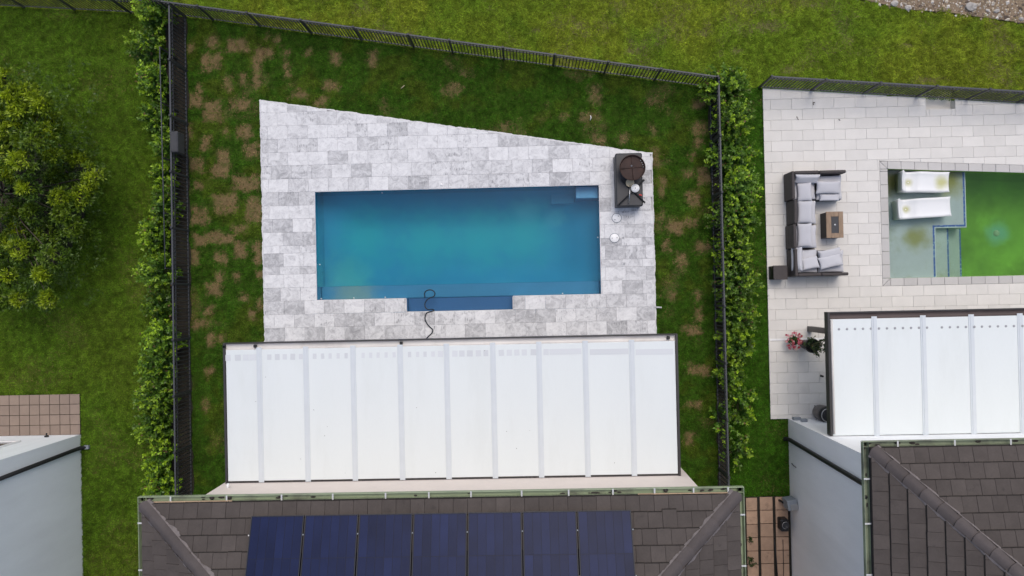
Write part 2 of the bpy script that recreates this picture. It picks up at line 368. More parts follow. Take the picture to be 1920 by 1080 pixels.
M['flower'] = mat('pink_petals', (0.6, 0.12, 0.14), 0.6, attr='Col', transl=0.2)
M['grey_box'] = mat('grey_enclosure', (0.22, 0.245, 0.27), 0.5, var=0.08)
M['taupe'] = mat('taupe_enamel', (0.12, 0.105, 0.095), 0.4)
M['glass'] = mat('dark_window_glass', (0.02, 0.022, 0.025), 0.08, spec=0.6)
M['hose'] = mat('dark_hose', (0.012, 0.02, 0.03), 0.45)

# ------------------------------------------------------------------ numpy noise
def vnoise(x, y, scale, seed):
    r = np.random.default_rng(seed); T = r.random((256, 256))
    u = x * scale + 500.3; v = y * scale + 500.7
    i = np.floor(u).astype(int); j = np.floor(v).astype(int); a = u - i; b = v - j
    a = a * a * (3 - 2 * a); b = b * b * (3 - 2 * b)
    t = lambda p, q: T[p % 256, q % 256]
    return (t(i, j) * (1-a) + t(i+1, j) * a) * (1-b) + (t(i, j+1) * (1-a) + t(i+1, j+1) * a) * b
def fbm(x, y, scale, seed, o=4):
    s = 0; k = 0.5; tot = 0
    for q in range(o):
        s = s + k * vnoise(x, y, scale * 2**q, seed + q); tot += k; k *= 0.55
    return s / tot
def sstep(a, b, x):
    t = np.clip((x - a) / (b - a), 0, 1); return t * t * (3 - 2 * t)

# ------------------------------------------------------------------ layout (metres, from photograph pixels)
def avgx(pts, z=0): return sum(G(px, py, z).x for px, py in pts) / len(pts)
def avgy(pts, z=0): return sum(G(px, py, z).y for px, py in pts) / len(pts)

DZ = 0.03                                   # deck top
WZ = -0.10                                  # water level
# blue pool
PX0 = avgx([(590, 358), (594, 563)]); PX1 = avgx([(1124, 348), (1127, 552)])
PY1 = avgy([(590, 358), (1124, 348)]); PY0 = avgy([(594, 563), (1127, 552)])
NX0 = avgx([(762, 570)]); NX1 = avgx([(962, 570)]); NY0 = avgy([(762, 585), (962, 581)])
# deck outline
DX0 = avgx([(487, 190), (495, 636)]); DX1 = avgx([(1225, 287), (1230, 620)])
DTL = G(487, 187); DTR = G(1225, 287)
# main pergola
PZ = 2.75
GX0 = avgx([(417, 644), (424, 909)], PZ); GX1 = avgx([(1268, 625), (1279, 890)], PZ)
GY1 = avgy([(417, 644), (1268, 625)], PZ); GY0 = avgy([(424, 909), (1279, 890)], PZ)
# main house eaves (outer edge of gutter)
EZ = 6.0
EX0 = G(258, 937, EZ).x; EX1 = G(1395, 908, EZ).x; EY = avgy([(258, 937), (1395, 908)], EZ)
HWX0, HWX1, HWY = EX0 + 0.54, EX1 - 0.5, EY - 0.56
# right house
c = G(1618, 828, EZ); REX, REY = c.x, c.y
c = G(1478, 785); RWX, RWY = c.x, c.y
# left house
c = G(150, 815); LWX, LWY = c.x, c.y
# right patio
RPX = avgx([(1431, 170), (1443, 783)])
print('pool', PX0, PX1, PY0, PY1, 'deck', DX0, DX1, 'pergola', GX0, GX1, GY0, GY1, 'eave', EX0, EX1, EY, 'R', REX, REY, RWX, RWY, 'L', LWX, LWY)

# fences: foot lines
F_LEFT = (G(349, 32), G(361, 930)); F_RIGHT = (G(1330, 166), G(1349, 930))
F_BACK = (G(330, 28), G(1330, 164)); F_BACKR = (G(1422, 164), G(2010, 199)); F_BACKL = (G(-60, 8), G(330, 28))

BACKLINE = [G(-300, -20), G(-60, 8), G(330, 28), G(1330, 164), G(1422, 164), G(2200, 210)]
bx = np.array([p.x for p in BACKLINE]); by = np.array([p.y for p in BACKLINE])
GRAV = [G(1560, -14), G(1640, 4), G(1700, 18), G(1770, 22), G(1840, 32), G(1900, 40), G(2000, 55)]
gx = np.array([p.x for p in GRAV]); gy = np.array([p.y for p in GRAV])
def deck_top(x): 
    t = (x - DTL.x) / (DTR.x - DTL.x); return DTL.y + t * (DTR.y - DTL.y)
# left-house terrace and side path
TL0 = G(-20, 741); TL1 = G(150, 739); TLb = G(152, 815)
SPX0, SPX1 = G(1385, 1000).x, G(1481, 1000).x; SPY = G(1440, 931).y

def excluded(x, y):
    e = (x > DX0 + 0.02) & (x < DX1 - 0.02) & (y < deck_top(x) - 0.03) & (y > HWY)              # deck
    e |= (x > HWX0) & (x < HWX1) & (y < HWY)                                             # main house
    e |= (x > RPX) & (y > RWY) & (y < np.interp(x, bx, by) - 0.05)                       # right patio
    e |= (x > RWX) & (y <= RWY)                                                          # right house
    e |= (x < LWX) & (y < LWY)
    e |= (x < TL1.x) & (y < TL1.y) & (y > TLb.y - 0.1)
    e |= (x > SPX0 - 0.5) & (x < RWX) & (y < SPY)
    e |= (x > gx[0]) & (y > np.interp(x, gx, gy) + 0.06 * np.sin(x * 9) + 0.05 * np.sin(x * 23))
    return e

PATCH = [(398,80,23,22),(397,115,37,30),(445,85,33,24),(493,100,36,17),(482,130,16,66),(537,97,10,12),(498,70,12,8),(521,77,14,12),(427,158,12,30),
 (452,150,13,22),(363,188,25,27),(398,207,36,36),(450,195,36,18),(355,87,13,14),(458,247,25,23),(424,248,10,10),(385,270,16,32),(420,293,24,30),(413,320,36,26),
 (460,343,52,26),(367,308,25,20),(472,285,27,25),(355,245,10,28),(372,165,9,22),(373,348,14,14),(537,127,12,30),(575,100,12,8),(628,107,18,22),
 (423,380,40,34),(373,403,28,30),(476,393,24,44),(448,428,23,20),(400,447,80,20),(450,468,22,30),(413,483,20,18),(363,482,18,26),(484,473,14,44),(402,540,30,24),
 (413,520,13,22),(445,520,10,12),(485,517,13,20),(458,558,10,18),(487,570,12,20),(393,581,16,12),(472,590,13,17),(372,605,26,17),(397,637,14,20),(412,632,8,16),
 (1117,180,20,36),(947,237,20,20),(847,167,34,20),(1107,220,40,16),(1123,260,24,26),(1057,220,16,8),(1223,240,12,20),(1105,137,10,12),(1167,260,14,26),(1230,293,14,36),
 (1223,187,24,14),(840,117,10,10),(867,135,12,6),(620,160,24,10),(560,175,30,14),(600,190,26,14),(700,110,14,30),(1237,403,14,17),(1267,427,24,28),(1250,460,10,22),(1275,490,14,30),(1258,552,9,18),(1313,193,24,20),(1313,243,28,22),
 (1308,267,14,14),(1298,290,10,12),(1320,327,20,36),(1290,325,20,14),(1300,370,24,28),(1293,417,24,14),(1320,463,26,18),(1283,487,10,24),(1310,557,10,20),(1312,590,10,22),
 (1297,618,34,16),(1307,693,40,18),(1240,340,16,14),(1240,360,10,24),(1300,760,22,14),(1295,820,18,22),(392,700,12,14),(386,760,10,20)]
PW = []
for (px, py, w_, h_) in PATCH:
    g = G(px, py); PW.append((g.x, g.y, w_ / 62 / 2, h_ / 62 / 2))
BPATCH = [(1085,47,26,14),(1190,95,34,16),(1005,58,16,8),(1440,50,60,22),(1380,95,20,12),(1740,150,60,12),(1480,130,30,14),(1320,60,30,12),(1700,85,24,8)]
BPW = [(G(a, b).x, G(a, b).y, c_ / 62 / 2, d_ / 62 / 2) for a, b, c_, d_ in BPATCH]

def brownmask(x, y):
    m = np.zeros_like(x)
    jx = x + 0.13 * (fbm(x, y, 4.0, 21) - 0.5) * 2; jy = y + 0.13 * (fbm(x, y, 4.0, 31) - 0.5) * 2
    nz = fbm(x, y, 9.0, 41) - 0.5; nz2 = fbm(x, y, 26.0, 45, 2) - 0.5
    for (a, b, hw, hh) in PW:
        k = (np.abs(x - a) < hw + 0.5) & (np.abs(y - b) < hh + 0.5)
        if not k.any(): continue
        dx = np.maximum(np.abs(jx[k] - a) - hw + 0.07, 0); dy = np.maximum(np.abs(jy[k] - b) - hh + 0.07, 0)
        d = np.hypot(dx, dy) + 0.16 * nz[k] + 0.20 * nz2[k]
        m[k] = np.maximum(m[k], 0.92 * (1 - sstep(-0.02, 0.17, d)))
    return m
def strawmask(x, y):
    m = 0.38 * sstep(0.52, 0.78, fbm(x, y, 1.3, 51)) 
    for (a, b, hw, hh) in BPW:
        d = np.hypot((x - a) / hw, (y - b) / hh) + 0.9 * (fbm(x, y, 5.0, 61) - 0.5)
        m = np.maximum(m, 0.7 * (1 - sstep(0.3, 1.6, d)))
    return m

def lawn_fields(x, y):
    """zone weights and living / dead colour at a point"""
    back = y > np.interp(x, bx, by)
    yard = (~back) & (x > F_LEFT[0].x + (F_LEFT[1].x - F_LEFT[0].x) * np.clip((F_LEFT[0].y - y) / 14, 0, 1)) & (x < F_RIGHT[0].x + 0.4)
    n1 = fbm(x, y, 0.35, 71); n2 = fbm(x, y, 1.6, 81); n3 = fbm(x, y, 9.0, 91, 2)
    live = np.empty(x.shape + (3,))
    live[:] = (0.100, 0.192, 0.014)                        # left and side lawns
    warm = sstep(0.45, 0.7, n1)[..., None]; live = live * (1 - 0.5 * warm) + np.array((0.118, 0.176, 0.015)) * 0.5 * warm
    side = (~back) & (x > F_RIGHT[0].x + 0.4)
    live[side] = (0.052, 0.150, 0.010)
    live[yard] = (0.050, 0.128, 0.010)
    yw = sstep(0.5, 0.68, n2)[..., None]; live[yard] = (live * (1 - 0.45 * yw) + np.array((0.110, 0.135, 0.014)) * 0.45 * yw)[yard]
    lb = np.array((0.245, 0.310, 0.028)) * (1 - sstep(0.4, 0.7, n1)[..., None]) + np.array((0.190, 0.290, 0.024)) * sstep(0.4, 0.7, n1)[..., None]
    dk = sstep(0.52, 0.72, n2)[..., None]; lb = lb * (1 - 0.45 * dk) + np.array((0.100, 0.190, 0.016)) * 0.45 * dk
    live[back] = lb[back]
    live = live * (0.86 + 0.28 * n2[..., None]) * (0.45 + 1.1 * n3[..., None])
    dead = np.where(yard, brownmask(x, y), 0.0)
    dead = np.where(yard & (x > -3.5) & (x < 4.2) , dead * 0.75, dead)
    dead = np.maximum(dead, np.where(yard, 0.30 * sstep(0.60, 0.74, fbm(x, y, 1.1, 101)), 0))
    dead = np.where(back, strawmask(x, y) * 0.8, dead)
    dead = np.where((~back) & (~yard), 0.10 * sstep(0.55, 0.75, fbm(x, y, 0.8, 111)), dead)
    return live, dead, back, yard

# ------------------------------------------------------------------ ground sheet
def build_ground():
    x0, x1, y0, y1, st = -18.4, 17.6, -11.2, 11.2, 0.1
    nx = int(round((x1 - x0) / st)) + 1; ny = int(round((y1 - y0) / st)) + 1
    X, Y = np.meshgrid(np.linspace(x0, x1, nx), np.linspace(y0, y1, ny), indexing='ij')
    live, dead, back, yard = lawn_fields(X, Y)
    colr = live * 0.42 + np.array((0.010, 0.006, 0.002))
    dcol = np.where(back[..., None], np.array((0.17, 0.145, 0.07)), np.array((0.170, 0.118, 0.058)))
    colr = colr * (1 - dead[..., None]) + dcol * dead[..., None]
    # shallow unevenness of a real lawn; flat under the paving
    Z = (fbm(X, Y, 0.8, 5) - 0.5) * 0.05 + (fbm(X, Y, 4.0, 6) - 0.5) * 0.02 - 0.02
    Z = np.where(excluded(X, Y), -0.06, Z)
    verts = np.stack([X, Y, Z], -1).reshape(-1, 3)
    idx = np.arange(nx * ny).reshape(nx, ny)
    f = np.stack([idx[:-1, :-1], idx[1:, :-1], idx[1:, 1:], idx[:-1, 1:]], -1).reshape(-1, 4)
    cx = X[:-1, :-1].ravel() + st / 2; cy = Y[:-1, :-1].ravel() + st / 2
    hole = (cx > PX0 - 0.25) & (cx < PX1 + 0.25) & (cy > NY0 - 0.25) & (cy < PY1 + 0.25)
    rp = G(1664, 317); hole |= (cx > rp.x - 0.15) & (cy < rp.y + 0.05) & (cy > G(1668, 521).y - 0.15)
    nr = G(1735, 206); nr2 = G(1790, 184); hole |= (cx > nr.x - 0.1) & (cx < nr2.x + 0.1) & (cy > nr.y - 0.1) & (cy < nr2.y + 0.2)
    f = f[~hole]
    # skirt to the horizon
    b = len(verts); R = 1500.0
    ring = [(-R, -R), (R, -R), (R, R), (-R, R)]; inn = [idx[0, 0], idx[-1, 0], idx[-1, -1], idx[0, -1]]
    verts = np.vstack([verts, [(p, q, -0.05) for p, q in ring]])
    sk = np.array([(b + i, b + (i+1) % 4, inn[(i+1) % 4], inn[i]) for i in range(4)])
    f = np.vstack([f, sk])
    me = bpy.data.meshes.new('ground'); me.from_pydata(verts.tolist(), [], f.tolist()); me.update()
    ca = me.color_attributes.new('Col', 'FLOAT_COLOR', 'POINT')
    cc = np.ones((len(verts), 4)); cc[:b, :3] = colr.reshape(-1, 3); cc[b:, :3] = (0.05, 0.08, 0.016)
    ca.data.foreach_set('color', cc.ravel().astype(np.float32))
    me.polygons.foreach_set('use_smooth', [True] * len(me.polygons)); me.materials.append(M['ground'])
    tag(link('ground', me), kind='structure')
build_ground()

def tri_cloud(name, P, C, material, parent=None, quads=False):
    """P (n,k,3) faces with k corners and C (n,3) colours -> one mesh"""
    n, k = P.shape[:2]
    me = bpy.data.meshes.new(name); me.vertices.add(n * k); me.vertices.foreach_set('co', P.reshape(-1).astype(np.float32))
    me.loops.add(n * k); me.loops.foreach_set('vertex_index', np.arange(n * k, dtype=np.int32))
    me.polygons.add(n); me.polygons.foreach_set('loop_start', np.arange(0, n * k, k, dtype=np.int32))
    me.polygons.foreach_set('loop_total', np.full(n, k, dtype=np.int32))
    me.update(calc_edges=True)
    ca = me.color_attributes.new('Col', 'FLOAT_COLOR', 'POINT')
    cc = np.ones((n, k, 4), np.float32); cc[:, :, :3] = C[:, None, :]; ca.data.foreach_set('color', cc.ravel())
    me.materials.append(material)
    return link(name, me, parent)

def build_grass():
    n = 2_300_000
    x = rng.uniform(-17.6, 16.8, n); y = rng.uniform(-10.4, 10.4, n)
    k = ~excluded(x, y); x, y = x[k], y[k]
    live, dead, back, yard = lawn_fields(x, y)
    # mulch strips under the fences stay nearly bare
    lf = F_LEFT[0].x + (F_LEFT[1].x - F_LEFT[0].x) * np.clip((F_LEFT[0].y - y) / 14.5, 0, 1)
    rf = F_RIGHT[0].x + (F_RIGHT[1].x - F_RIGHT[0].x) * np.clip((F_RIGHT[0].y - y) / 12.3, 0, 1)
    bare = (~back) & (((x < lf - 0.0) & (x > lf - 0.62)) | ((x > rf + 0.02) & (x < rf + 0.30)))
    keep = (rng.random(len(x)) > dead * 0.42) & ~(bare & (rng.random(len(x)) < np.where(x > 0, 0.55, 0.90)))
    x, y, live, dead, back, yard = [a[keep] for a in (x, y, live, dead, back, yard)]
    n = len(x)
    az = fbm(x, y, 7.0, 131, 2) * 4 * math.pi + rng.normal(0, 0.9, n)
    tilt = np.clip(rng.normal(0.98, 0.28, n), 0.1, 1.45)
    ln = np.where(back, rng.uniform(0.06, 0.11, n), rng.uniform(0.04, 0.085, n)) * (0.3 + 1.4 * fbm(x, y, 8.0, 141, 2))
    wd = np.where(back, 0.015, 0.0125) * rng.uniform(0.7, 1.3, n)
    isd = rng.random(n) < np.clip(dead * 0.98, 0, 1)
    ln = np.where(isd & yard, ln * 0.75, ln)
    tilt = np.where(isd, np.clip(tilt + 0.35, 0, 1.5), tilt)
    colr = live * rng.uniform(0.5, 1.6, n)[:, None]
    young = rng.random(n) < 0.12; colr[young] = colr[young] * np.array((1.35, 1.25, 1.0))
    straw = np.array((0.285, 0.195, 0.090)) * (rng.uniform(0.45, 1.3, n) * (0.45 + 1.1 * fbm(x, y, 11.0, 151, 2)))[:, None]
    straw[back] = (np.array((0.235, 0.19, 0.10)) * rng.uniform(0.6, 1.3, n)[:, None])[back]
    colr = np.where(isd[:, None], straw, colr)
    z = (fbm(x, y, 0.8, 5) - 0.5) * 0.05 + (fbm(x, y, 4.0, 6) - 0.5) * 0.02 - 0.022
    dx, dy = np.cos(az), np.sin(az)
    b = np.stack([x, y, z], -1); sd_ = np.stack([-dy, dx, np.zeros(n)], -1) * wd[:, None] / 2
    tip = b + np.stack([dx * np.sin(tilt), dy * np.sin(tilt), np.cos(tilt)], -1) * ln[:, None]
    P = np.stack([b - sd_, b + sd_, tip], 1)
    for nm, k, lb in (('back_lawn_grass', back, 'bright yellowish green grass beyond the back fence'),
                  ('yard_grass', yard, 'dark green grass with dead tan sod squares around the blue pool'),
                  ('side_lawn_grass', (~back) & (~yard), 'even dark green grass of the neighbouring lawns')):
        tag(tri_cloud(nm, P[k], colr[k], M['grass']), lb, 'grass', kind='stuff')
build_grass()

# mulch strips along the side fences
def strip(name, p0, p1, w0, w1, z, m):
    d = (p1 - p0).normalized(); nrm = Vector((-d.y, d.x, 0)); n = 60; mb = MB(); P = []; F = []
    for i in range(n + 1):
        q = p0.lerp(p1, i / n); j0, j1 = random.uniform(-0.04, 0.04), random.uniform(-0.05, 0.05)
        a = q + nrm * (w0 + j0); b_ = q + nrm * (w1 + j1); P += [(a.x, a.y, z), (b_.x, b_.y, z), (a.x, a.y, z - 0.06), (b_.x, b_.y, z - 0.06)]
    for i in range(n):
        o = i * 4; F += [(o, o+4, o+5, o+1), (o, o+2, o+6, o+4), (o+1, o+5, o+7, o+3)]
    mb.add(P, F); return tag(mb.build(name, m), kind='structure')
strip('mulch_bed', F_LEFT[0], F_LEFT[1], 0.02, -0.62, 0.012, M['mulch'])
strip('mulch_bed', F_RIGHT[0], F_RIGHT[1], -0.02, 0.30, 0.004, M['mulch'])

# ------------------------------------------------------------------ polygon clipping
def clip(poly, a, b, c):
    """keep a*x+b*y<=c"""
    out = []
    for i in range(len(poly)):
        p, q = poly[i], poly[(i+1) % len(poly)]
        dp, dq = a*p[0]+b*p[1]-c, a*q[0]+b*q[1]-c
        if dp <= 0: out.append(p)
        if (dp < 0 < dq) or (dq < 0 < dp):
            t = dp / (dp - dq); out.append((p[0]+(q[0]-p[0])*t, p[1]+(q[1]-p[1])*t))
    return out
def area(poly):
    return abs(sum(poly[i][0]*poly[(i+1) % len(poly)][1]-poly[(i+1) % len(poly)][0]*poly[i][1] for i in range(len(poly)))) / 2 if len(poly) > 2 else 0
def minus_rect(r, h):
    """rect minus rect -> list of rects (x0,x1,y0,y1)"""
    x0, x1, y0, y1 = r; a0, a1, b0, b1 = h
    if a0 >= x1 or a1 <= x0 or b0 >= y1 or b1 <= y0: return [r]
    out = []
    if y0 < b0: out.append((x0, x1, y0, b0))
    if y1 > b1: out.append((x0, x1, b1, y1))
    m0, m1 = max(y0, b0), min(y1, b1)
    if x0 < a0: out.append((x0, a0, m0, m1))
    if x1 > a1: out.append((a1, x1, m0, m1))
    return out

def lay(parent, name, polys, z0, z1, m, gap, full=None, ch=0.006):
    """lay pavers: list of polygons; whole rectangles of size `full` share one mesh"""
    shared = None
    for poly in polys:
        cx = sum(p[0] for p in poly) / len(poly); cy = sum(p[1] for p in poly) / len(poly)
        dz = random.uniform(-0.0015, 0.0015)
        isr = len(poly) == 4 and full and abs(area(poly) - full[0]*full[1]) < 1e-4
        if isr:
            if shared is None:
                mb = MB(); mb.cbox(-full[0]/2+gap/2, full[0]/2-gap/2, -full[1]/2+gap/2, full[1]/2-gap/2, z0 - z1, 0, ch); shared = mb.mesh(name, m)
            o = link(name, shared, parent, (cx, cy, z1 + dz)); o.rotation_euler = (random.uniform(-.002, .002), random.uniform(-.002, .002), random.uniform(-.002, .002))
        else:
            pl = [(p[0]-cx, p[1]-cy) for p in poly]
            # shrink each edge by half the joint
            n = len(pl); sg = 1 if sum(pl[i][0]*pl[(i+1) % n][1]-pl[(i+1) % n][0]*pl[i][1] for i in range(n)) > 0 else -1
            if sg < 0: pl = pl[::-1]
            q = pl
            for i in range(n):
                a, b_ = pl[i], pl[(i+1) % n]; ex, ey = b_[0]-a[0], b_[1]-a[1]; L_ = math.hypot(ex, ey)
                if L_ < 1e-6: continue
                nx_, ny_ = ey / L_, -ex / L_
                q = clip(q, nx_, ny_, nx_*a[0]+ny_*a[1]-gap/2)
                if len(q) < 3: break
            if len(q) < 3 or area(q) < 0.0012: continue
            mb = MB(); mb.prism(q, z0 - z1, 0, ch); link(name, mb.mesh(name, m), parent, (cx, cy, z1 + dz))

# ------------------------------------------------------------------ pool deck
def build_deck():
    yb = GY1 - 0.75                       # individual pavers run in under the canopy edge, a slab carries on
    mb = MB()
    P = [(DX0, yb), (PX0-.02, yb), (PX0-.02, NY0), (PX0-.02, PY0), (PX0-.02, PY1), (PX0-.02, deck_top(PX0)), (DX0, deck_top(DX0))]
    z = -0.028
    def sheet(poly): mb.prism(poly, -0.07, z)
    e = 0.01
    sheet([(DX0+e, yb), (PX0-.2, yb), (PX0-.2, deck_top(PX0-.2)-e), (DX0+e, deck_top(DX0)-e)])
    sheet([(PX1+.2, yb), (DX1-e, yb), (DX1-e, deck_top(DX1)-e), (PX1+.2, deck_top(PX1+.2)-e)])
    sheet([(PX0-.2, PY1+.2), (PX1+.2, PY1+.2), (PX1+.2, deck_top(PX1+.2)-e), (PX0-.2, deck_top(PX0-.2)-e)])
    sheet([(PX0-.2, yb), (PX1+.2, yb), (PX1+.2, NY0-.2), (PX0-.2, NY0-.2)])
    deck = tag(mb.build('pool_deck', M['deck_bed']), kind='structure')
    a, b = -(DTR.y-DTL.y), (DTR.x-DTL.x); cc = a*DTL.x + b*DTL.y
    pw, ph = 0.61, 0.406
    ys = [PY1]
    while ys[-1] < DTL.y: ys.append(ys[-1] + ph)
    H = PY1 - PY0; rest = H - 7 * ph
    inner = [PY1]
    for h in (ph, ph, ph, ph, rest/2, ph, rest/2, ph, ph): inner.append(inner[-1] - h)
    down = [PY0]
    while down[-1] > yb: down.append(down[-1] - ph)
    edges = sorted(set([round(v, 5) for v in ys + inner + down]))
    polys = []
    edg = 0.045
    for r in range(len(edges) - 1):
        y0, y1 = edges[r], edges[r+1]
        if y1 - y0 < 0.02: continue
        x = DX0 + edg - (0.12 if r % 2 else 0.42) - random.choice((0, 0, 0.2))
        while x < DX1:
            rect = (max(x, DX0+edg), min(x + pw, DX1-edg), y0, y1); x += pw
            if rect[1] - rect[0] < 0.04: continue
            rs = [rect]
            for hole in ((PX0, PX1, PY0, PY1), (NX0, NX1, NY0, PY0 + 0.01)):
                rs = [q for k in rs for q in minus_rect(k, hole)]
            for (p, q, s, t) in rs:
                if q - p < 0.02 or t - s < 0.02: continue
                pl = clip([(p, s), (q, s), (q, t), (p, t)], a, b, cc - edg * b)
                if area(pl) > 0.004: polys.append(pl)
    print('deck pavers', len(polys))
    lay(deck, 'paver', polys, -0.026, DZ, M['travertine'], 0.0035, (pw, ph), 0.0025)
    # rough mortar haunching round the cut edge of the paving
    mb = MB()
    line = [(DX0, yb), (DX0, deck_top(DX0)), (DX1, deck_top(DX1)), (DX1, yb)]
    for (p, q) in zip(line[:-1], line[1:]):
        L_ = math.hypot(q[0]-p[0], q[1]-p[1]); n = int(L_ / 0.05); ex, ey = (q[0]-p[0])/L_, (q[1]-p[1])/L_; nx_, ny_ = -ey, ex
        P, F = [], []
        off = 0
        for i in range(n + 1):
            t = i / n * L_; off = 0.6 * off + random.uniform(-0.009, 0.009)
            if random.random() < 0.05: off -= 0.012
            ox, oy = p[0]+ex*t, p[1]+ey*t
            P += [(ox+nx_*off, oy+ny_*off, -0.06), (ox+nx_*(off-0.004), oy+ny_*(off-.004), DZ-0.012), (ox-nx_*edg*1.0, oy-ny_*edg*1.0, DZ-0.004), (ox-nx_*edg*1.0, oy-ny_*edg, -0.06)]
        for i in range(n):
            o = i * 4; F += [(o, o+4, o+5, o+1), (o+1, o+5, o+6, o+2), (o+2, o+6, o+7, o+3)]
        mb.add(P, F)
    mb.build('mortar_edge', M['deck_edge'], deck)
    mb = MB(); mb.box(DX0 + 0.02, DX1 - 0.02, HWY, yb - 0.01, -0.06, DZ - 0.003)
    tag(mb.build('covered_patio_slab', M['deck_edge']), kind='structure')
build_deck()

# ------------------------------------------------------------------ blue pool
def tint_spot(m, c, r0, r1, col):
    """a patch tinted or fouled round a point, with its own soft ragged outline"""
    nt = m.node_tree; N = nt.nodes; L = nt.links; b = N['Principled BSDF']; src = b.inputs['Base Color'].links[0].from_socket
    geo = N.new('ShaderNodeNewGeometry'); d = N.new('ShaderNodeVectorMath'); d.operation = 'DISTANCE'; d.inputs[1].default_value = c; L.new(geo.outputs['Position'], d.inputs[0])
    n = N.new('ShaderNodeTexNoise'); n.inputs['Scale'].default_value = 3.0; n.inputs['Detail'].default_value = 5; L.new(geo.outputs['Position'], n.inputs['Vector'])
    ma = N.new('ShaderNodeMath'); ma.operation = 'MULTIPLY_ADD'; ma.inputs[1].default_value = 0.8 * (r1 - r0); L.new(n.outputs['Fac'], ma.inputs[0]); L.new(d.outputs['Value'], ma.inputs[2])
    mr = N.new('ShaderNodeMapRange'); mr.interpolation_type = 'SMOOTHSTEP'; mr.inputs['From Min'].default_value = r1 + .4 * (r1 - r0); mr.inputs['From Max'].default_value = r0 + .4 * (r1 - r0); L.new(ma.outputs[0], mr.inputs['Value'])
    mx = N.new('ShaderNodeMix'); mx.data_type = 'RGBA'; L.new(mr.outputs[0], mx.inputs[0]); L.new(src, mx.inputs[6]); mx.inputs[7].default_value = (*col, 1); L.new(mx.outputs[2], b.inputs['Base Color'])
for qx, qy in ((690, 445), (800, 450), (900, 445), (985, 440)): tint_spot(M['pool_blue'], G(qx, qy, -1.4), 0.1, 1.5, (0.06, 0.45, 0.52))
# sand settled on the bench and floor at the near left, cloudy silt at the far right
tint_spot(M['pool_step'], G(665, 548, -.55), 0.1, 1.0, (0.20, 0.29, 0.30))
tint_spot(M['pool_blue'], G(655, 520, -1.2), 0.1, 1.1, (0.13, 0.42, 0.46))
tint_spot(M['pool_blue'], G(985, 395, -1.4), 0.05, 0.6, (0.14, 0.45, 0.56))
tint_spot(M['pool_blue'], G(1040, 410, -1.4), 0.05, 0.5, (0.13, 0.42, 0.56))
def build_pool():
    t = thing('swimming_pool', 'blue rectangular swimming pool with a step recess in pale stone deck', 'pool', ((PX0+PX1)/2, (PY0+PY1)/2, -1.6))
    dep = -1.35
    mb = MB()
    mb.box(PX0-.15, PX0, NY0-.15, PY1+.15, -1.5, DZ-.035); mb.box(PX1, PX1+.15, NY0-.15, PY1+.15, -1.5, DZ-.035)
    mb.box(PX0, PX1, PY1, PY1+.15, -1.5, DZ-.035)
    mb.box(PX0, NX0, NY0-.15, PY0, -1.5, DZ-.035); mb.box(NX1, PX1, NY0-.15, PY0, -1.5, DZ-.035)
    mb.box(NX0, NX1, NY0-.15, NY0, -1.5, DZ-.035)
    # dished floor: shallower at the ends and sides
    n, m_ = 24, 12; P, F = [], []
    for i in range(n + 1):
        for j in range(m_ + 1):
            u, v = i / n, j / m_
            e = min(u, 1-u) * 8; g = min(v, 1-v) * 4
            d = -0.95 - 0.5 * min(1, e) * min(1, g)
            P.append((PX0 + (PX1-PX0)*u, PY0 + (PY1-PY0)*v, d))
    for i in range(n):
        for j in range(m_): o = i*(m_+1)+j; F.append((o, o+m_+1, o+m_+2, o+1))
    mb.add(P, F, True)
    mb.build('basin', M['pool_blue'], t)
    s = MB(); s.cbox(PX0+.004, PX1-.004, PY0+.004, PY0+0.42, -1.45, -0.52, .02); s.build('bench', M['pool_step'], t)
    s = MB(); s.cbox(NX0+.004, NX1-.004, NY0+.004, PY0-.002, -1.45, -0.40, .01); s.build('step', M['pool_recess'], t)
    q0, q1 = G(1035, 350).x, PX1 - .004
    s = MB(); s.cbox(G(1081, 350).x, q1, PY1-0.36, PY1-.004, -1.45, -0.30, .015); s.build('step', M['pool_entry'], t)
    s = MB(); s.cbox(q0, G(1081, 350).x - .004, PY1-0.42, PY1-.004, -1.45, -1.02, .015); s.build('step', M['pool_entry'], t)
    # pale bullnose rim of the coping
    s = MB()
    for (a, b_, c_, d_) in ((PX0-.006, PX0+.012, PY0, PY1), (PX1-.012, PX1+.006, PY0, PY1)): s.box(a, b_, c_, d_, DZ-.05, DZ-.006)
    s.box(PX0, PX1, PY1-.012, PY1+.006, DZ-.05, DZ-.007)
    s.box(PX0, NX0, PY0-.006, PY0+.012, DZ-.05, DZ-.008); s.box(NX1, PX1, PY0-.006, PY0+.012, DZ-.05, DZ-.008)
    s.box(NX0, NX1, NY0-.006, NY0+.012, DZ-.05, DZ-.009); s.box(NX0-.006, NX0+.012, NY0+.012, PY0-.006, DZ-.05, DZ-.01); s.box(NX1-.012, NX1+.006, NY0+.012, PY0-.006, DZ-.05, DZ-.01)
    s.build('coping_rim', M['deck_edge'], t)
    # water body: one closed T-shaped solid
    w_ = MB(); pl = [(PX0+.002, PY0+.002), (NX0+.002, PY0+.002), (NX0+.002, NY0+.002), (NX1-.002, NY0+.002), (NX1-.002, PY0+.002), (PX1-.002, PY0+.002), (PX1-.002, PY1-.002), (PX0+.002, PY1-.002)]
    w_.prism(pl, -1.9, WZ); w_.build('water', M['water'], t)
    for px, py in ((598, 496), (602, 560), (663, 559), (722, 558), (1055, 551), (716, 354), (1125, 445)):
        g = G(px, py, -0.2); s = MB(); s.lathe((min(max(g.x, PX0+.05), PX1-.05), min(max(g.y, PY0+.05), PY1-.05), -0.24), [(.022, 0), (.022, .02), (0.0, .03)], 12)
        s.build('return_jet', M['white_plastic'], t)
build_pool()

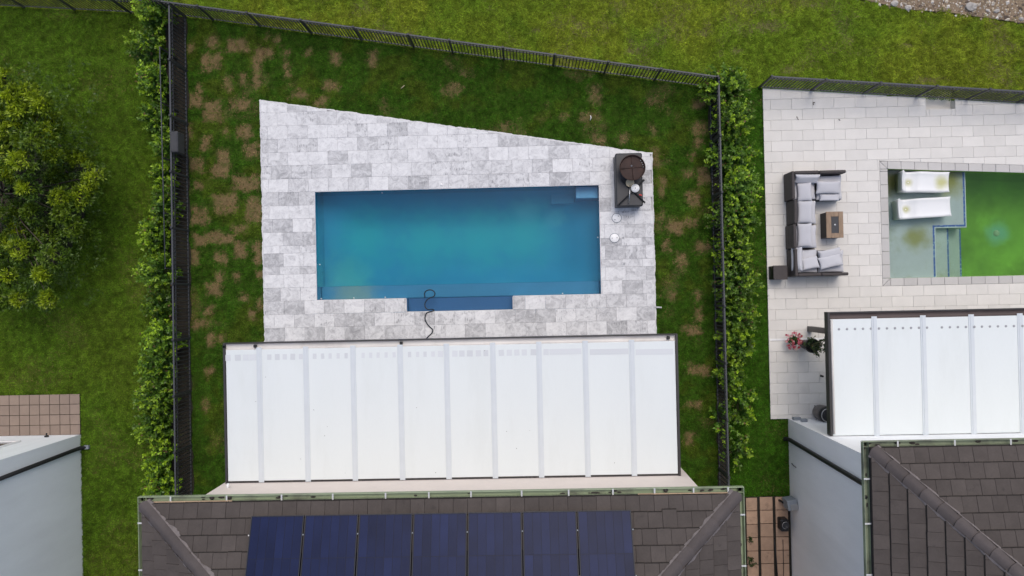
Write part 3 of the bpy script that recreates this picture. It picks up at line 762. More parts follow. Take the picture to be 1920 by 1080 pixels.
# ------------------------------------------------------------------ fences
def fence(p0, p1, h, pitch, posts, name, label, group='black picket fences', pickets=True, skip=None):
    d = p1 - p0; L_ = d.length; d = d / L_; ang = math.atan2(d.y, d.x)
    t = thing(name, label, 'fence', ((p0+p1)/2).to_tuple(), group)
    R = Matrix.Rotation(ang, 4, 'Z')
    mb = MB(); mb.cbox(-.012, .012, -.012, .012, 0.05, h - 0.02, .002); pk = mb.mesh('picket', M['fence'])
    mb = MB(); mb.cbox(-.027, .027, -.027, .027, -0.1, h + 0.03, .004); mb.cbox(-.034, .034, -.034, .034, h+.03, h+.055, .01); po = mb.mesh('post', M['fence'])
    s = 0.05
    if pickets:
        while s < L_:
            q = p0 + d * s; s += pitch
            o = link('picket', pk, t, None or (0, 0, 0), Matrix.Translation((q.x, q.y, 0)) @ R @ Matrix.Rotation(random.uniform(-.01, .01), 4, 'X'))
    for q in posts:
        q = p0 + d * min(max(q, 0.02), L_ - 0.02)
        link('post', po, t, (0, 0, 0), Matrix.Translation((q.x, q.y, 0)) @ R)
    for z, wd, m in ((h, .045, 'fence_rail'), (h - 0.17, .026, 'fence'), (0.10, .03, 'fence_rail')):
        mb = MB(); mb.cbox(0, L_, -wd/2, wd/2, z - 0.035, z, .004); me = mb.mesh('rail', M[m])
        link('rail', me, t, (0, 0, 0), Matrix.Translation((p0.x, p0.y, 0)) @ R)
    return t
def posts_at(p0, p1, pxs):
    d = (p1 - p0).normalized(); return [(G(a, b) - p0).dot(d) for a, b in pxs]
LB = (F_BACK[1] - F_BACK[0]).length
fence(*F_BACK, 1.08, 0.098, posts_at(*F_BACK, [(332, 28), (400, 37), (488, 49), (584, 62), (678, 76), (776, 88), (849, 99), (945, 111), (1038, 124), (1133, 136), (1227, 149), (1328, 163)]),
      'picket_fence', 'long black picket fence behind the blue pool, running down to the right')
fence(*F_LEFT, 1.08, 0.118, [0.02 + i * 1.63 for i in range(9)], 'picket_fence', 'black picket fence beside the left hedge, carrying a small dark box')
fence(*F_RIGHT, 1.08, 0.118, [0.02 + i * 1.63 for i in range(8)], 'picket_fence', 'black picket fence half hidden by the right hedge')
fence(*F_BACKR, 1.12, 0.098, posts_at(*F_BACKR, [(1423, 164), (1520, 168), (1617, 173), (1717, 181), (1811, 186), (1906, 192)]), 'picket_fence', 'black picket fence along the top of the pale right patio')
fence(*F_BACKL, 1.08, 0.105, posts_at(*F_BACKL, [(45, 14), (140, 19), (245, 25)]), 'picket_fence', 'black picket fence at the top left behind the tree lawn')
# neighbour's slimmer rail fence standing just outside the left one
def rail_fence():
    p0, p1 = G(342, 110), G(352, 505)
    o = Vector((-0.17, 0, 0)); p0 += o; p1 += o
    t = thing('rail_fence', 'second thin dark rail fence between left hedge and picket fence', 'fence', ((p0+p1)/2).to_tuple(), None)
    for k in range(5):
        q = p0.lerp(p1, k / 4); mb = MB(); mb.cbox(q.x-.02, q.x+.02, q.y-.02, q.y+.02, -.1, 1.06, .004); mb.build('post', M['fence'], t)
    for z in (1.05, 0.5):
        mb = MB(); mb.tube([p0 + Vector((0, 0, z)), p1 + Vector((0, 0, z))], 0.016, 8); mb.build('rail', M['fence_rail'], t)
rail_fence()
# dark box hung on the fence
g0 = G(320, 247, 1.05); g1 = G(335, 286, 1.05)
mb = MB(); mb.cbox(g0.x+.02, g0.x+.24, g1.y, g0.y, 0.72, 1.13, .02); mb.box(g0.x+.05, g0.x+.21, g1.y+.06, g0.y-.06, 1.13, 1.135)
mb.single('utility_box', M['charcoal'], 'dark rectangular box fixed on top of the left picket fence', 'box')

# ------------------------------------------------------------------ vegetation
def leaf_cloud(P0, D, Ln, Wd, C, fold=0.25):
    """P0 base points, D unit directions -> (n,4,3) leaf diamonds"""
    n = len(P0); up = np.tile(np.array((0, 0, 1.0)), (n, 1)) + rng.normal(0, 0.35, (n, 3))
    sd_ = np.cross(D, up); sd_ /= np.linalg.norm(sd_, axis=1, keepdims=True) + 1e-9
    nr = np.cross(sd_, D)
    mid = P0 + D * (Ln * 0.58)[:, None] + nr * (Ln * 0.04)[:, None]
    tip = P0 + D * Ln[:, None] - nr * (Ln * 0.10)[:, None]
    l = mid - sd_ * (Wd / 2)[:, None] + nr * (Wd * fold / 2)[:, None]; r = mid + sd_ * (Wd / 2)[:, None] + nr * (Wd * fold / 2)[:, None]
    return np.stack([P0, r, tip, l], 1), C

def unit(a): return a / (np.linalg.norm(a, axis=1, keepdims=True) + 1e-9)

def shrub_data(nshoot, rx, ry, h, leafl, wratio, young, old, per=16, seed=0, lean=(0, 0)):
    """a hedge plant: shoots fanning up and out of a stem, leaves along each, paler at the young tips"""
    r = np.random.default_rng(seed); Ps, Ds, Ls, Ws, Cs = [], [], [], [], []; shoots = []; vig = r.uniform(0.45, 1.35); dark = r.uniform(0.75, 1.1)
    for i in range(nshoot):
        a = r.uniform(0, 2 * math.pi); q = math.sqrt(r.random())
        zt = h * (1.05 - 0.55 * q * q) * r.uniform(0.6, 1.1)
        if r.random() < 0.30: zt *= 0.55
        tip = np.array((rx * q * math.cos(a) + lean[0], ry * q * math.sin(a) + lean[1], zt))
        b = np.array((tip[0] * 0.25, tip[1] * 0.3, zt * 0.25))
        m_ = np.array((tip[0] * 0.7, tip[1] * 0.7, zt * 0.7))
        shoots.append((b, m_, tip))
        pale_tips = r.random() < vig * (0.50 * (zt / h) + 0.10)  # shoot carries pale young leaves, likelier when tall
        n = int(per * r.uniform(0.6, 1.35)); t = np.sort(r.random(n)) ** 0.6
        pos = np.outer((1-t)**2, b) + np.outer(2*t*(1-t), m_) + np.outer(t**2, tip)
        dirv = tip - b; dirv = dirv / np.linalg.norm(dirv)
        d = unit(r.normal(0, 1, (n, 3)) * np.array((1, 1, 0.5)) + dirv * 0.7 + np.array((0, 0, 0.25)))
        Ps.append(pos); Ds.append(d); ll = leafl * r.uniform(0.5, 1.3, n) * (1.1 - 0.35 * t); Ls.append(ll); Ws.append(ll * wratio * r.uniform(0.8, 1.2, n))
        k = (sstep(0.35, 1.0, t) * (1.0 if pale_tips else 0.25))[:, None]
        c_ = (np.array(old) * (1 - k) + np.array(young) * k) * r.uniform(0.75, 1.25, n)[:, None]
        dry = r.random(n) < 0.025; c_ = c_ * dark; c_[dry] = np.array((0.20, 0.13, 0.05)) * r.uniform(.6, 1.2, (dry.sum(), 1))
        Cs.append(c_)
    return [np.concatenate(a) for a in (Ps, Ds, Ls, Ws, Cs)], shoots

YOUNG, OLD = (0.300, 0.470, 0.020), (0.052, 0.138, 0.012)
def hedge_shrub(g, label, group, seed, rx, ry, h, nshoot=60, lean=(0, 0)):
    t = thing('hedge_shrub', label, 'shrub', (g.x, g.y, 0), group)
    (P, D, Ln, Wd, C), shoots = shrub_data(nshoot, rx, ry, h, 0.106, 0.55, YOUNG, OLD, per=30, seed=seed, lean=lean)
    off = np.array((g.x, g.y, 0.0))
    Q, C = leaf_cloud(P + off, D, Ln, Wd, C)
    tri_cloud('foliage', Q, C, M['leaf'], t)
    mb = MB(); base = Vector((g.x, g.y, -0.05))
    for (b, m_, tp) in shoots[:14]:
        mb.tube([base, Vector(b + off), Vector(m_ + off), Vector(tp + off)], [.014, .011, .007, .003], 5, cap=False)
    mb.build('stem', M['stem'], t)
ordn = ['topmost', 'second', 'third', 'fourth', 'fifth', 'sixth', 'seventh', 'eighth', 'ninth', 'tenth', 'eleventh', 'twelfth', 'thirteenth', 'fourteenth', 'fifteenth', 'sixteenth']
LH = [(300,20,.50,1.5),(297,85,.52,1.5),(298,150,.48,1.35),(305,215,.42,1.2),(313,275,.40,1.1),(316,330,.34,1.05),(313,385,.36,1.1),(306,440,.48,1.3),(307,510,.55,1.35),(310,575,.50,1.25),(311,635,.55,1.35),(308,690,.58,1.4),(302,745,.62,1.5),(306,800,.55,1.4),(312,860,.52,1.35),(316,915,.48,1.3)]
for i, (px, py, rx, h) in enumerate(LH):
    g = G(px - 17 + (7, -6, 4, -3, 8, 0)[i % 6], py, 0.75)
    hedge_shrub(g, ('leafy green shrub, %s from the top in the hedge left of the picket fence' % ordn[i]) if i else 'leafy green shrub at the very top of the hedge left of the picket fence', 'shrubs of the left hedge', 300+i, rx * (1.12, 1.3, .95, 1.2, 1.05)[i % 5], .64, h * (1.1, .9, 1.05, .95)[i % 4], (100, 74, 110, 84, 62)[i % 5])
RH = [(1372,160,.55,1.35,95),(1385,225,.55,1.3,85),(1378,290,.52,1.3,75),(1386,350,.52,1.3,80),(1382,410,.55,1.35,85),(1385,470,.52,1.3,80),(1388,530,.48,1.25,75),(1392,590,.52,1.3,80),(1390,645,.45,1.15,55),(1378,700,.40,1.1,42),(1388,760,.38,1.15,26),(1368,790,.50,1.0,18),(1388,850,.36,1.0,18)]
for i, (px, py, rx, h, ns) in enumerate(RH):
    g = G(px + (2, -10, 6, -4, 8, -8)[i % 6], py, 0.6)
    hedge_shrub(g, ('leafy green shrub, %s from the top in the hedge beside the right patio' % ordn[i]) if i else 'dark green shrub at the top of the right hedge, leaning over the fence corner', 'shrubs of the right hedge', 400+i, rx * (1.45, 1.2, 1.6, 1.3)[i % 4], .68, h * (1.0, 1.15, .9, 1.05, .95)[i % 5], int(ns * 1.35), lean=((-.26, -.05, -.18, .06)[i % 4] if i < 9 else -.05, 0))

def crown_tree():
    base = G(60, 372)
    t = thing('lawn_tree', 'bushy broad tree with yellow-green leaf tufts on the left lawn', 'tree', (base.x, base.y, 0))
    hi = [(10,150),(60,178),(38,205),(82,196),(28,232),(68,232),(6,245),(45,262),(45,300),(20,325),(52,352),(95,285),(2,290),(25,180),(70,262),(-25,200),(-30,260),(-25,320),(98,232),(-5,215),(88,250)]
    lo = [(180,328),(160,440),(140,425),(58,468),(10,462),(40,470),(92,440),(28,398),(80,515),(38,562),(92,562),(150,300),(120,296),(100,330),(135,345),(60,398),(-10,400),(-20,470),(15,520),(115,372),(150,372),(60,430),(-25,540),(120,400),(170,350),(30,430),(100,480),(0,560)]
    Ps, Ds, Ls, Ws, Cs = [], [], [], [], []; br = MB(); r = np.random.default_rng(77)
    trunk_top = Vector((base.x - 0.1, base.y, 1.1))
    br.tube([(base.x, base.y, -0.1), (base.x - .05, base.y + .03, 0.5), trunk_top], [.13, .10, .085], 9)
    def tuft(p, up, n, l, col):
        pos = np.tile(np.array(p), (n, 1)); d = unit(r.normal(0, 1, (n, 3)) + np.array(up) * 1.1)
        pos = pos + d * r.uniform(0, 0.05, (n, 1)); ll = l * r.uniform(0.7, 1.25, n)
        Ps.append(pos); Ds.append(d); Ls.append(ll); Ws.append(ll * 0.27); Cs.append(np.array(col) * r.uniform(0.75, 1.25, (n, 1)))
    for k, (lst, z0, z1, bright) in enumerate(((hi, 2.3, 3.3, 1.0), (lo, 0.9, 2.1, 0.5))):
        for (px, py) in lst:
            z = r.uniform(z0, z1); c_ = G(px, py, z)
            rad = r.uniform(0.28, 0.42) if k == 0 else r.uniform(0.24, 0.40)
            mid = trunk_top.lerp(c_, 0.5) + Vector(r.normal(0, .08, 3)); mid.z = trunk_top.z + (c_.z - trunk_top.z) * 0.6 - 0.1
            br.tube([trunk_top, mid, c_], [.035, .02, .01], 6, cap=False)
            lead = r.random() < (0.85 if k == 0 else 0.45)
            for q in range(44 if k == 0 else 36):
                d = unit(r.normal(0, 1, (1, 3)))[0]; d[2] = abs(d[2]) * 0.9 - 0.25
                p = np.array(c_) + d * rad * r.uniform(0.5, 1.05)
                br.tube([c_, Vector(p)], [.008, .003], 4, cap=False)
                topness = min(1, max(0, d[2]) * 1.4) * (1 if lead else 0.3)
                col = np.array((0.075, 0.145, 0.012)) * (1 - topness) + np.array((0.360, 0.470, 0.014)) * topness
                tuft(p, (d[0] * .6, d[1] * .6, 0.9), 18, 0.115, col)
    # darker inner foliage
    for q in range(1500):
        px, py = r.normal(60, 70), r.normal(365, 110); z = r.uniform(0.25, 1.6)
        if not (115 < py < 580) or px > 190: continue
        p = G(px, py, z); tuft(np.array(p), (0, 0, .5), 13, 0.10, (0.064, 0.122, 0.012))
    P, D, Ln, Wd, C = [np.concatenate(a) for a in (Ps, Ds, Ls, Ws, Cs)]
    Q, C = leaf_cloud(P, D, Ln, Wd, C)
    br.build('trunk', M['bark'], t)
    tri_cloud('crown', Q, C, M['leaf'], t)
    # bare dark soil under it
    n = 40; g = G(75, 380); mb = MB()
    pl = [(g.x + (1.5 + .25*math.sin(3*a) + random.uniform(-.12, .12)) * math.cos(a), g.y + (1.9 + random.uniform(-.15, .15)) * math.sin(a)) for a in [2*math.pi*i/n for i in range(n)]]
    mb.prism(pl, -0.06, 0.016); tag(mb.build('soil_under_tree', M['mulch']), kind='structure')
crown_tree()

# ------------------------------------------------------------------ canopy (patio roof)
def canopy(x0, x1, y0, y1, z, joints, label, nm='patio_canopy', gm='channel', rear=True):
    t = thing(nm, label, 'canopy', ((x0+x1)/2, (y0+y1)/2, 0))
    fr = 0.06; gut = 0.19
    # frame beams
    for (a, b_, c_, d_, za, zb) in ((x0, x0+fr, y0, y1, z-.2, z+.02), (x1-fr, x1, y0, y1, z-.2, z+.02), (x0+fr, x1-fr, y0-.0, y0+.07, z-.2, z-.03)) if rear else ((x0, x0+fr, y0, y1, z-.2, z+.02), (x1-fr, x1, y0, y1, z-.2, z+.02)):
        mb = MB(); mb.cbox(a, b_, c_, d_, za, zb, .006); mb.build('frame_beam', M['bronze'], t)
    # front gutter: dark outer lip, lighter trough
    mb = MB(); mb.cbox(x0+fr, x1-fr, y1-.035, y1, z-.2, z+.015, .006); mb.build('frame_beam', M['bronze'], t)
    mb = MB(); n = 8; P, F = [], []
    for i in range(n + 1):
        a = math.pi * i / n; yy = y1 - .035 - .075 + .075 * math.cos(a); zz = z - .02 - .045 * math.sin(a)
        P += [(x0+fr, yy, zz), (x1-fr, yy, zz)]
    for i in range(n): o = 2*i; F.append((o, o+1, o+3, o+2))
    mb.add(P, F, True); mb.box(x0+fr, x1-fr, y1-.19, y1-.185, z-.06, z-.012); mb.build('gutter', M[gm], t)
    py0, py1 = y0 + (0.06 if rear else 0.0), y1 - gut
    xs = [x0 + fr + .012] + joints + [x1 - fr - .012]
    for i in range(len(xs) - 1):
        mb = MB(); a = xs[i] + (0.004 if i else 0); b_ = xs[i+1] - 0.004
        mb.cbox(a, b_, py0, py1, z-.07, z, .006); mb.build('roof_panel', M['panel'], t)
    for x in joints:
        mb = MB(); mb.cbox(x-.072, x+.072, py0-.045, py1+.055, z+.001, z+.012, .004); mb.cbox(x-.03, x+.03, py0-.04, py1+.05, z+.0125, z+.022, .003); mb.build('joint_cover', M['batten'], t)
    for x in (x0+.58, x0+(x1-x0)*.33, x0+(x1-x0)*.67, x1-.58):
        mb = MB(); mb.cbox(x-.07, x+.07, y1-.66, y1-.5, DZ, z-.08, .006); mb.build('post', M['bronze'], t)
    return t
JX = [avgx([(a, 645), (b, 900)], PZ) for a, b in ((487, 489), (575, 576), (663, 665), (751, 754), (838, 841), (925, 928), (1011, 1015), (1097, 1103), (1184, 1190))]
can = canopy(GX0, GX1, GY0, GY1, PZ, JX, 'long white panelled patio canopy between the blue pool and solar roof')
# row of thin grey patches along the front
def patch_row():
    L = [(427,11),(446,11),(461,11),(474,13),(505,8),(520,9),(534,8),(549,9),(564,7),(590,7),(605,6),(619,6),(634,6),(649,6),(681,6),(695,6),(709,6),(724,6),(739,6),(768,6),(783,6),(797,6),(812,7),(826,10),(853,10),(866,10),(881,11),(897,10),(911,9),(940,10),(955,10),(969,10),(983,10),(1002,14),(1024,10)]
    for px, w_ in L:
        py = 671 - (px - 427) * 0.0185; g = G(px, py, PZ); h = .085 if w_ > 8 else .075
        mb = MB(); mb.obox((g.x, g.y, PZ + .0025), (w_ / 70.9, h * 2 * .95, .003), rz=random.uniform(-.06, .06)); mb.build('grey_patch', M['patch'], can)
    for a, b_ in ((1030, 1090), (1106, 1178), (1192, 1262)):
        g0, g1 = G(a, 660.5, PZ), G(b_, 657 , PZ); yy = (g0.y + g1.y) / 2 - (a - 1030) * 0.00005
        mb = MB(); mb.box(g0.x, g1.x, yy-.08, yy+.07, PZ+.001, PZ+.004); mb.build('grey_patch', M['patch'], can)
    for k in range(15):
        x = random.uniform(GX0+.2, GX1-.2); y = random.uniform(GY0+.15, GY1-.3); mb = MB(); mb.obox((x, y, PZ+.004), (random.uniform(.010, .025), random.uniform(.006, .013), .004), rz=random.uniform(0, 3)); mb.build('debris', M['dirt'], can)
    for px, py in ((478, 636), (1253, 628), (752, 633), (420, 640)):
        g = G(px, py + 6 if px < 500 else py + 1, PZ); mb = MB(); mb.cbox(g.x-.04, g.x+.04, GY1-.14, GY1-.06, PZ-.03, PZ+.02, .01); mb.build('gutter_outlet', M['black'], can)
patch_row()

# ------------------------------------------------------------------ houses
def face_frame(O, u, v):
    u = Vector(u).normalized(); v = Vector(v); v = (v - u * v.dot(u)).normalized(); n = u.cross(v)
    return Matrix(((u.x, v.x, n.x, O[0]), (u.y, v.y, n.y, O[1]), (u.z, v.z, n.z, O[2]), (0, 0, 0, 1)))
TW, TE, TH = 0.312, 0.345, 0.030
def tile_mesh(poly, v0, nm='roof_tile'):
    """concrete flat tile in roof-plane coordinates; lower edge proud of the course below"""
    n = len(poly); vmn = min(p[1] for p in poly); wt = lambda v: 0.088 - (v - v0) * 0.100
    P = [(u, v, wt(v) - TH) for u, v in poly] + [(u, v + (.026 if v - vmn < .01 else 0), wt(v)) for u, v in poly]
    F = [tuple(range(n-1, -1, -1)), tuple(range(n, 2*n))] + [(i, (i+1) % n, n+(i+1) % n, n+i) for i in range(n)]
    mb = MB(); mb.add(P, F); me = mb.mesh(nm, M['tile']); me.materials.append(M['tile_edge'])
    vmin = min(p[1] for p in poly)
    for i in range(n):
        if abs(poly[i][1] - vmin) < .01 and abs(poly[(i+1) % n][1] - vmin) < .01: me.polygons[2 + i].material_index = 1  # lower nose face takes the painted shade colour
    return me
def lay_tiles(roof, FM, u0, u1, rows, cuts, skip=None, voff=0.02, lim=400):
    g = 0.007; full = None; cnt = 0
    for r in range(rows):
        v0 = voff + r * TE; u = u0 - (TW / 2 if r % 2 else 0)
        while u < u1:
            a, b_ = max(u, u0), min(u + TW, u1); u += TW
            if b_ - a < 0.03: continue
            poly = [(a+g/2, v0), (b_-g/2, v0), (b_-g/2, v0+TE+.06), (a+g/2, v0+TE+.06)]
            ar = area(poly); q = poly
            for (ca, cb, cc) in cuts: q = clip(q, ca, cb, cc)
            if len(q) < 3 or area(q) < 0.004: continue
            if skip and skip((a + b_) / 2, v0 + TE / 2): continue
            jit = random.uniform(-.003, .003)
            if abs(area(q) - ar) < 1e-6 and abs(b_ - a - TW) < 1e-6:
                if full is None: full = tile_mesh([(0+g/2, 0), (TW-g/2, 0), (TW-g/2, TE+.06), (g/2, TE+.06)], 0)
                mt = FM @ Matrix.Translation((a, v0 + random.uniform(-.004, .004), jit)) @ Matrix.Rotation(random.uniform(-.006, .006), 4, 'Z')
                if random.random() < 0.012: mt = mt @ Matrix.Translation((0, -.045, .006))
                link('roof_tile', full, roof, (0, 0, 0), mt)
            else:
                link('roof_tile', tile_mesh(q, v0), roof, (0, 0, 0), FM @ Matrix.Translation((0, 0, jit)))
            cnt += 1
    return cnt
def hip_caps(roof, A, B, nsl, nsr, seg=0.40, w_=0.135, mortar='mortar', ragged=0.03):
    """overlapping angled caps running up a hip from A to B, bedded on ragged mortar"""
    A, B = Vector(A), Vector(B); d = (B - A); L_ = d.length; d /= L_
    up = (Vector(nsl) + Vector(nsr)).normalized(); up = (up - d * up.dot(d)).normalized(); sd_ = d.cross(up)
    n = int(L_ / seg) + 1
    def prof(k, m_=8, rad=w_, hgt=0.055):
        out = []
        for i in range(m_ + 1):
            s = -1 + 2 * i / m_; out.append((s * rad, hgt * (1 - abs(s) ** 1.7) + k))
        return out
    P, F = [], []; mb = MB(); pf0 = prof(0.085); pf1 = prof(0.055, rad=w_ * .9)
    m_ = len(pf0)
    for (s, h) in pf0: P.append((s, -0.0 - 0.05 * (1 - (s / w_) ** 2), h))
    for (s, h) in pf1: P.append((s, seg + .05, h))
    for (s, h) in pf0: P.append((s, -0.0 - 0.05 * (1 - (s / w_) ** 2), h - .03))
    for (s, h) in pf1: P.append((s, seg + .05, h - .03))
    for i in range(m_ - 1):
        F.append((i, i+1, m_+i+1, m_+i)); F.append((i, 2*m_+i, 2*m_+i+1, i+1)); F.append((2*m_+i, 3*m_+i, 3*m_+i+1, 2*m_+i+1))
    F += [(0, m_, 3*m_, 2*m_), (m_-1, 3*m_-1, 4*m_-1, 2*m_-1)]
    mb.add(P, F); me = mb.mesh('hip_cap', M['hip'])
    for i in range(n):
        o = A + d * (i * seg) + up * random.uniform(-.002, .004)
        mt = Matrix(((sd_.x, d.x, up.x, o.x), (sd_.y, d.y, up.y, o.y), (sd_.z, d.z, up.z, o.z), (0, 0, 0, 1)))
        link('hip_cap', me, roof, (0, 0, 0), mt)
    for s in (-1, 1):
        mb = MB(); P, F = [], []; k = int(L_ / 0.045); nn = Vector(nsl if s < 0 else nsr).normalized()
        lat = (sd_ * s); lat = (lat - nn * lat.dot(nn)).normalized()
        off = 0
        for i in range(k + 1):
            q = A + d * (L_ * i / k); off = 0.75 * off + random.uniform(-ragged, ragged) * .6
            a = q + lat * (w_ * .82) + nn * .115; b_ = q + lat * (w_ + .018 + off) + nn * .088; c_ = q + lat * (w_ + .024 + off) + nn * .02
            P += [a, b_, c_]
        for i in range(k): o = i * 3; F += [(o, o+3, o+4, o+1), (o+1, o+4, o+5, o+2)]
        mb.add(P, F); mb.build('hip_mortar', M[mortar], roof)

def u_gutter(parent, p0, p1, outw, m, brackets, width=0.125, depth=0.10):
    """open trough from p0 to p1 (outer lip line), outward direction outw"""
    p0, p1 = Vector(p0), Vector(p1); d = (p1 - p0).normalized(); ow = Vector(outw)
    prof = [(0, 0), (-.012, .004), (-.016, -.01), (-.03, -depth), (-width+.012, -depth), (-width, 0.0)]
    k = 1; n = len(prof); P, F = [], []
    for q in (p0, p1):
        for (a, z) in prof: P.append(q + ow * a + Vector((0, 0, z)))
    for i in range(n - 1): F.append((i, i+1, n+i+1, n+i))
    P += [p0 + Vector((0, 0, -depth - .01)), p1 + Vector((0, 0, -depth - .01))]; F.append((0, n, 2*n+1, 2*n))
    mb = MB(); mb.add(P, F); g = mb.build('gutter', M[m], parent)
    for s in brackets:
        q = p0 + d * s; mb = MB(); c_ = q + ow * (-width / 2) + Vector((0, 0, .006))
        ang = math.atan2(d.y, d.x); mb.obox(c_, (0.035, width + .01, .008), rz=ang); mb.build('bracket', M['strap'], g)
    # debris lying in the trough
    for _ in range(int((p1 - p0).length * 3.2)):
        s = random.uniform(0, (p1 - p0).length); q = p0 + d * s + ow * (-random.uniform(.04, .11)) + Vector((0, 0, -depth + .006))
        if random.random() < 0.5 + 0.5 * math.sin(s * 2.1):
            mb = MB(); rr = random.uniform(.01, .032); mb.lathe(q, [(rr * .9, 0), (rr, rr * .25), (rr * .5, rr * .55)], 7, False); mb.v = [(q.x + (v[0]-q.x) * (1 + abs(d.x) * random.uniform(.5, 2.2)), q.y + (v[1]-q.y) * (1 + abs(d.y) * 1.5), v[2]) for v in mb.v]
            mb.build('debris', M['dirt'], g)
    return g

PITCH = 0.38
RI = 0.115         # roof edge sits this far in from the gutter lip
def build_main_house():
    y_far = EY - 11.0
    t = thing('main_house', 'house at the bottom centre under a brown tiled roof with solar panels', 'house', ((EX0+EX1)/2, EY-5, 0))
    mb = MB(); mb.box(HWX0, HWX1, y_far+.5, HWY, -.2, EZ-.18); mb.build('wall', M['cream'], t)
    mb = MB(); mb.box(EX0+.12, EX1-.12, y_far, EY-.12, EZ-.2, EZ-.14); mb.build('soffit', M['cream'], t)
    # roof planes from the eave lines and the hips seen in the photograph
    rx0, rx1, ry = EX0 + RI, EX1 - RI, EY - RI; z0 = EZ + .0
    def onplane(px, py):
        lo, hi = 0.0, 12.0; 
        for _ in range(60):
            z = (lo + hi) / 2; g = G(px, py, z)
            if z0 + PITCH * (ry - g.y) > z: lo = z
            else: hi = z
        return G(px, py, z)
    hl, hr = onplane(384, 1080), onplane(1251, 1080)
    sl = (hl.z - z0) / (hl.x - rx0); sr = (hr.z - z0) / (rx1 - hr.x)
    kl = (hl.x - rx0) / (ry - hl.y); kr = (rx1 - hr.x) / (ry - hr.y)
    # hips climb until they meet over the far half of the house
    D_ = 5.2; A = Vector((rx0, ry, z0)); B = Vector((rx1, ry, z0))
    L1 = Vector((rx0 + kl * D_, ry - D_, z0 + PITCH * D_)); R1 = Vector((rx1 - kr * D_, ry - D_, z0 + PITCH * D_))
    yb = ry - 2 * D_; A2 = Vector((rx0, yb, z0)); B2 = Vector((rx1, yb, z0))
    mb = MB(); mb.add([A, B, R1, L1, A2, B2], [(0, 3, 2, 1), (0, 4, 3), (1, 2, 5), (4, 5, 2, 3), (0, 1, 5, 4)]); roof = mb.build('roof', M['roof_under'], t)
    print('house slopes', sl, sr, kl, kr)
    cs = 1 / math.sqrt(1 + PITCH**2)
    FM = face_frame(A, (1, 0, 0), (0, -1, PITCH)); FM = Matrix(FM)
    # frame has u x v pointing down for (x,-y): flip so that the normal points up
    FM = face_frame(B, (-1, 0, 0), (0, -1, PITCH)); Wd = rx1 - rx0
    # coordinates: u runs left from the right corner
    def skip(u, v):
        x = rx1 - u; y = ry - v * cs
        return (G(470, 968, 6.4).x + .25 < x < G(1184, 955, 6.4).x - .2) and v > 1.0
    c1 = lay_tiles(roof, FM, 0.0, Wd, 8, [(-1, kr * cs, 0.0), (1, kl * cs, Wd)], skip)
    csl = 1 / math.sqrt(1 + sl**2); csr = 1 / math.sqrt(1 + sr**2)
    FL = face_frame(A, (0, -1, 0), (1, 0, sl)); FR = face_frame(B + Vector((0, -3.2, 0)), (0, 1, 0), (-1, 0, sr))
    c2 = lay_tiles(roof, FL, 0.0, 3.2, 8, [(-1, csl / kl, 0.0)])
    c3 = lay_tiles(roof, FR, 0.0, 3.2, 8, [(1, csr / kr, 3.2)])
    print('main tiles', c1, c2, c3)
    n0 = FM.col[2].xyz; nl = FL.col[2].xyz; nr = FR.col[2].xyz
    hip_caps(roof, A + Vector((.06, -.06 / kl, 0)), A.lerp(L1, 0.58), n0, nl, ragged=.035)
    hip_caps(roof, B + Vector((-.06, -.06 / kr, 0)), B.lerp(R1, 0.58), nr, n0, ragged=.028)
    # gutters
    zt = EZ + .0
    gx = [G(a, b, EZ).x - EX0 for a, b in ((320, 935), (425, 933), (528, 930), (624, 928), (723, 925), (804, 922), (883, 920), (978, 918), (1066, 916), (1149, 914), (1227, 912), (1300, 910), (1365, 909))]
    u_gutter(t, (EX0, EY, zt), (EX1, EY, zt), (0, 1, 0), 'gutter', gx)
    u_gutter(t, (EX0, EY-.01, zt), (EX0, EY-6, zt), (-1, 0, 0), 'gutter', [EY - G(262, 980, EZ).y, EY - G(264, 1068, EZ).y])
    u_gutter(t, (EX1, EY-.01, zt), (EX1, EY-6, zt), (1, 0, 0), 'gutter', [EY - G(1396, 964, EZ).y, EY - G(1399, 1060, EZ).y])
    # tan timber strip that shows along the ends of the eave
    mb = MB(); mb.box(rx0, rx0+2.0, ry-.012, ry+.012, zt-.01, zt+.03); mb.build('eave_strip', M['fascia'], t)
    mb = MB(); mb.box(rx1-2.2, rx1-.02, ry-.01, ry+.01, zt-.01, zt+.02); mb.build('eave_strip', M['fascia'], t)
    for px, py in ((397, 933), (430, 935), (1248, 912)):
        g = G(px, py, EZ-.06); mb = MB(); mb.lathe((g.x, EY-.055, EZ-.09), [(.04, 0), (.055, .03), (.02, .06)], 9, False); mb.build('debris', M['dirt'], t)
    # vent pipe lying on the ledge below the eave
    g = G(427, 917, 3.2); mb = MB(); mb.tube([(g.x, HWY-.01, g.z), (g.x, HWY+.06, g.z), (g.x, HWY+.10, g.z-.04)], .035, 10); mb.build('wall_spout', M['white_plastic'], t)
    return FM, n0, rx1, ry, z0, cs
FM, RN, RX1, RY, RZ0, CS = build_main_house()

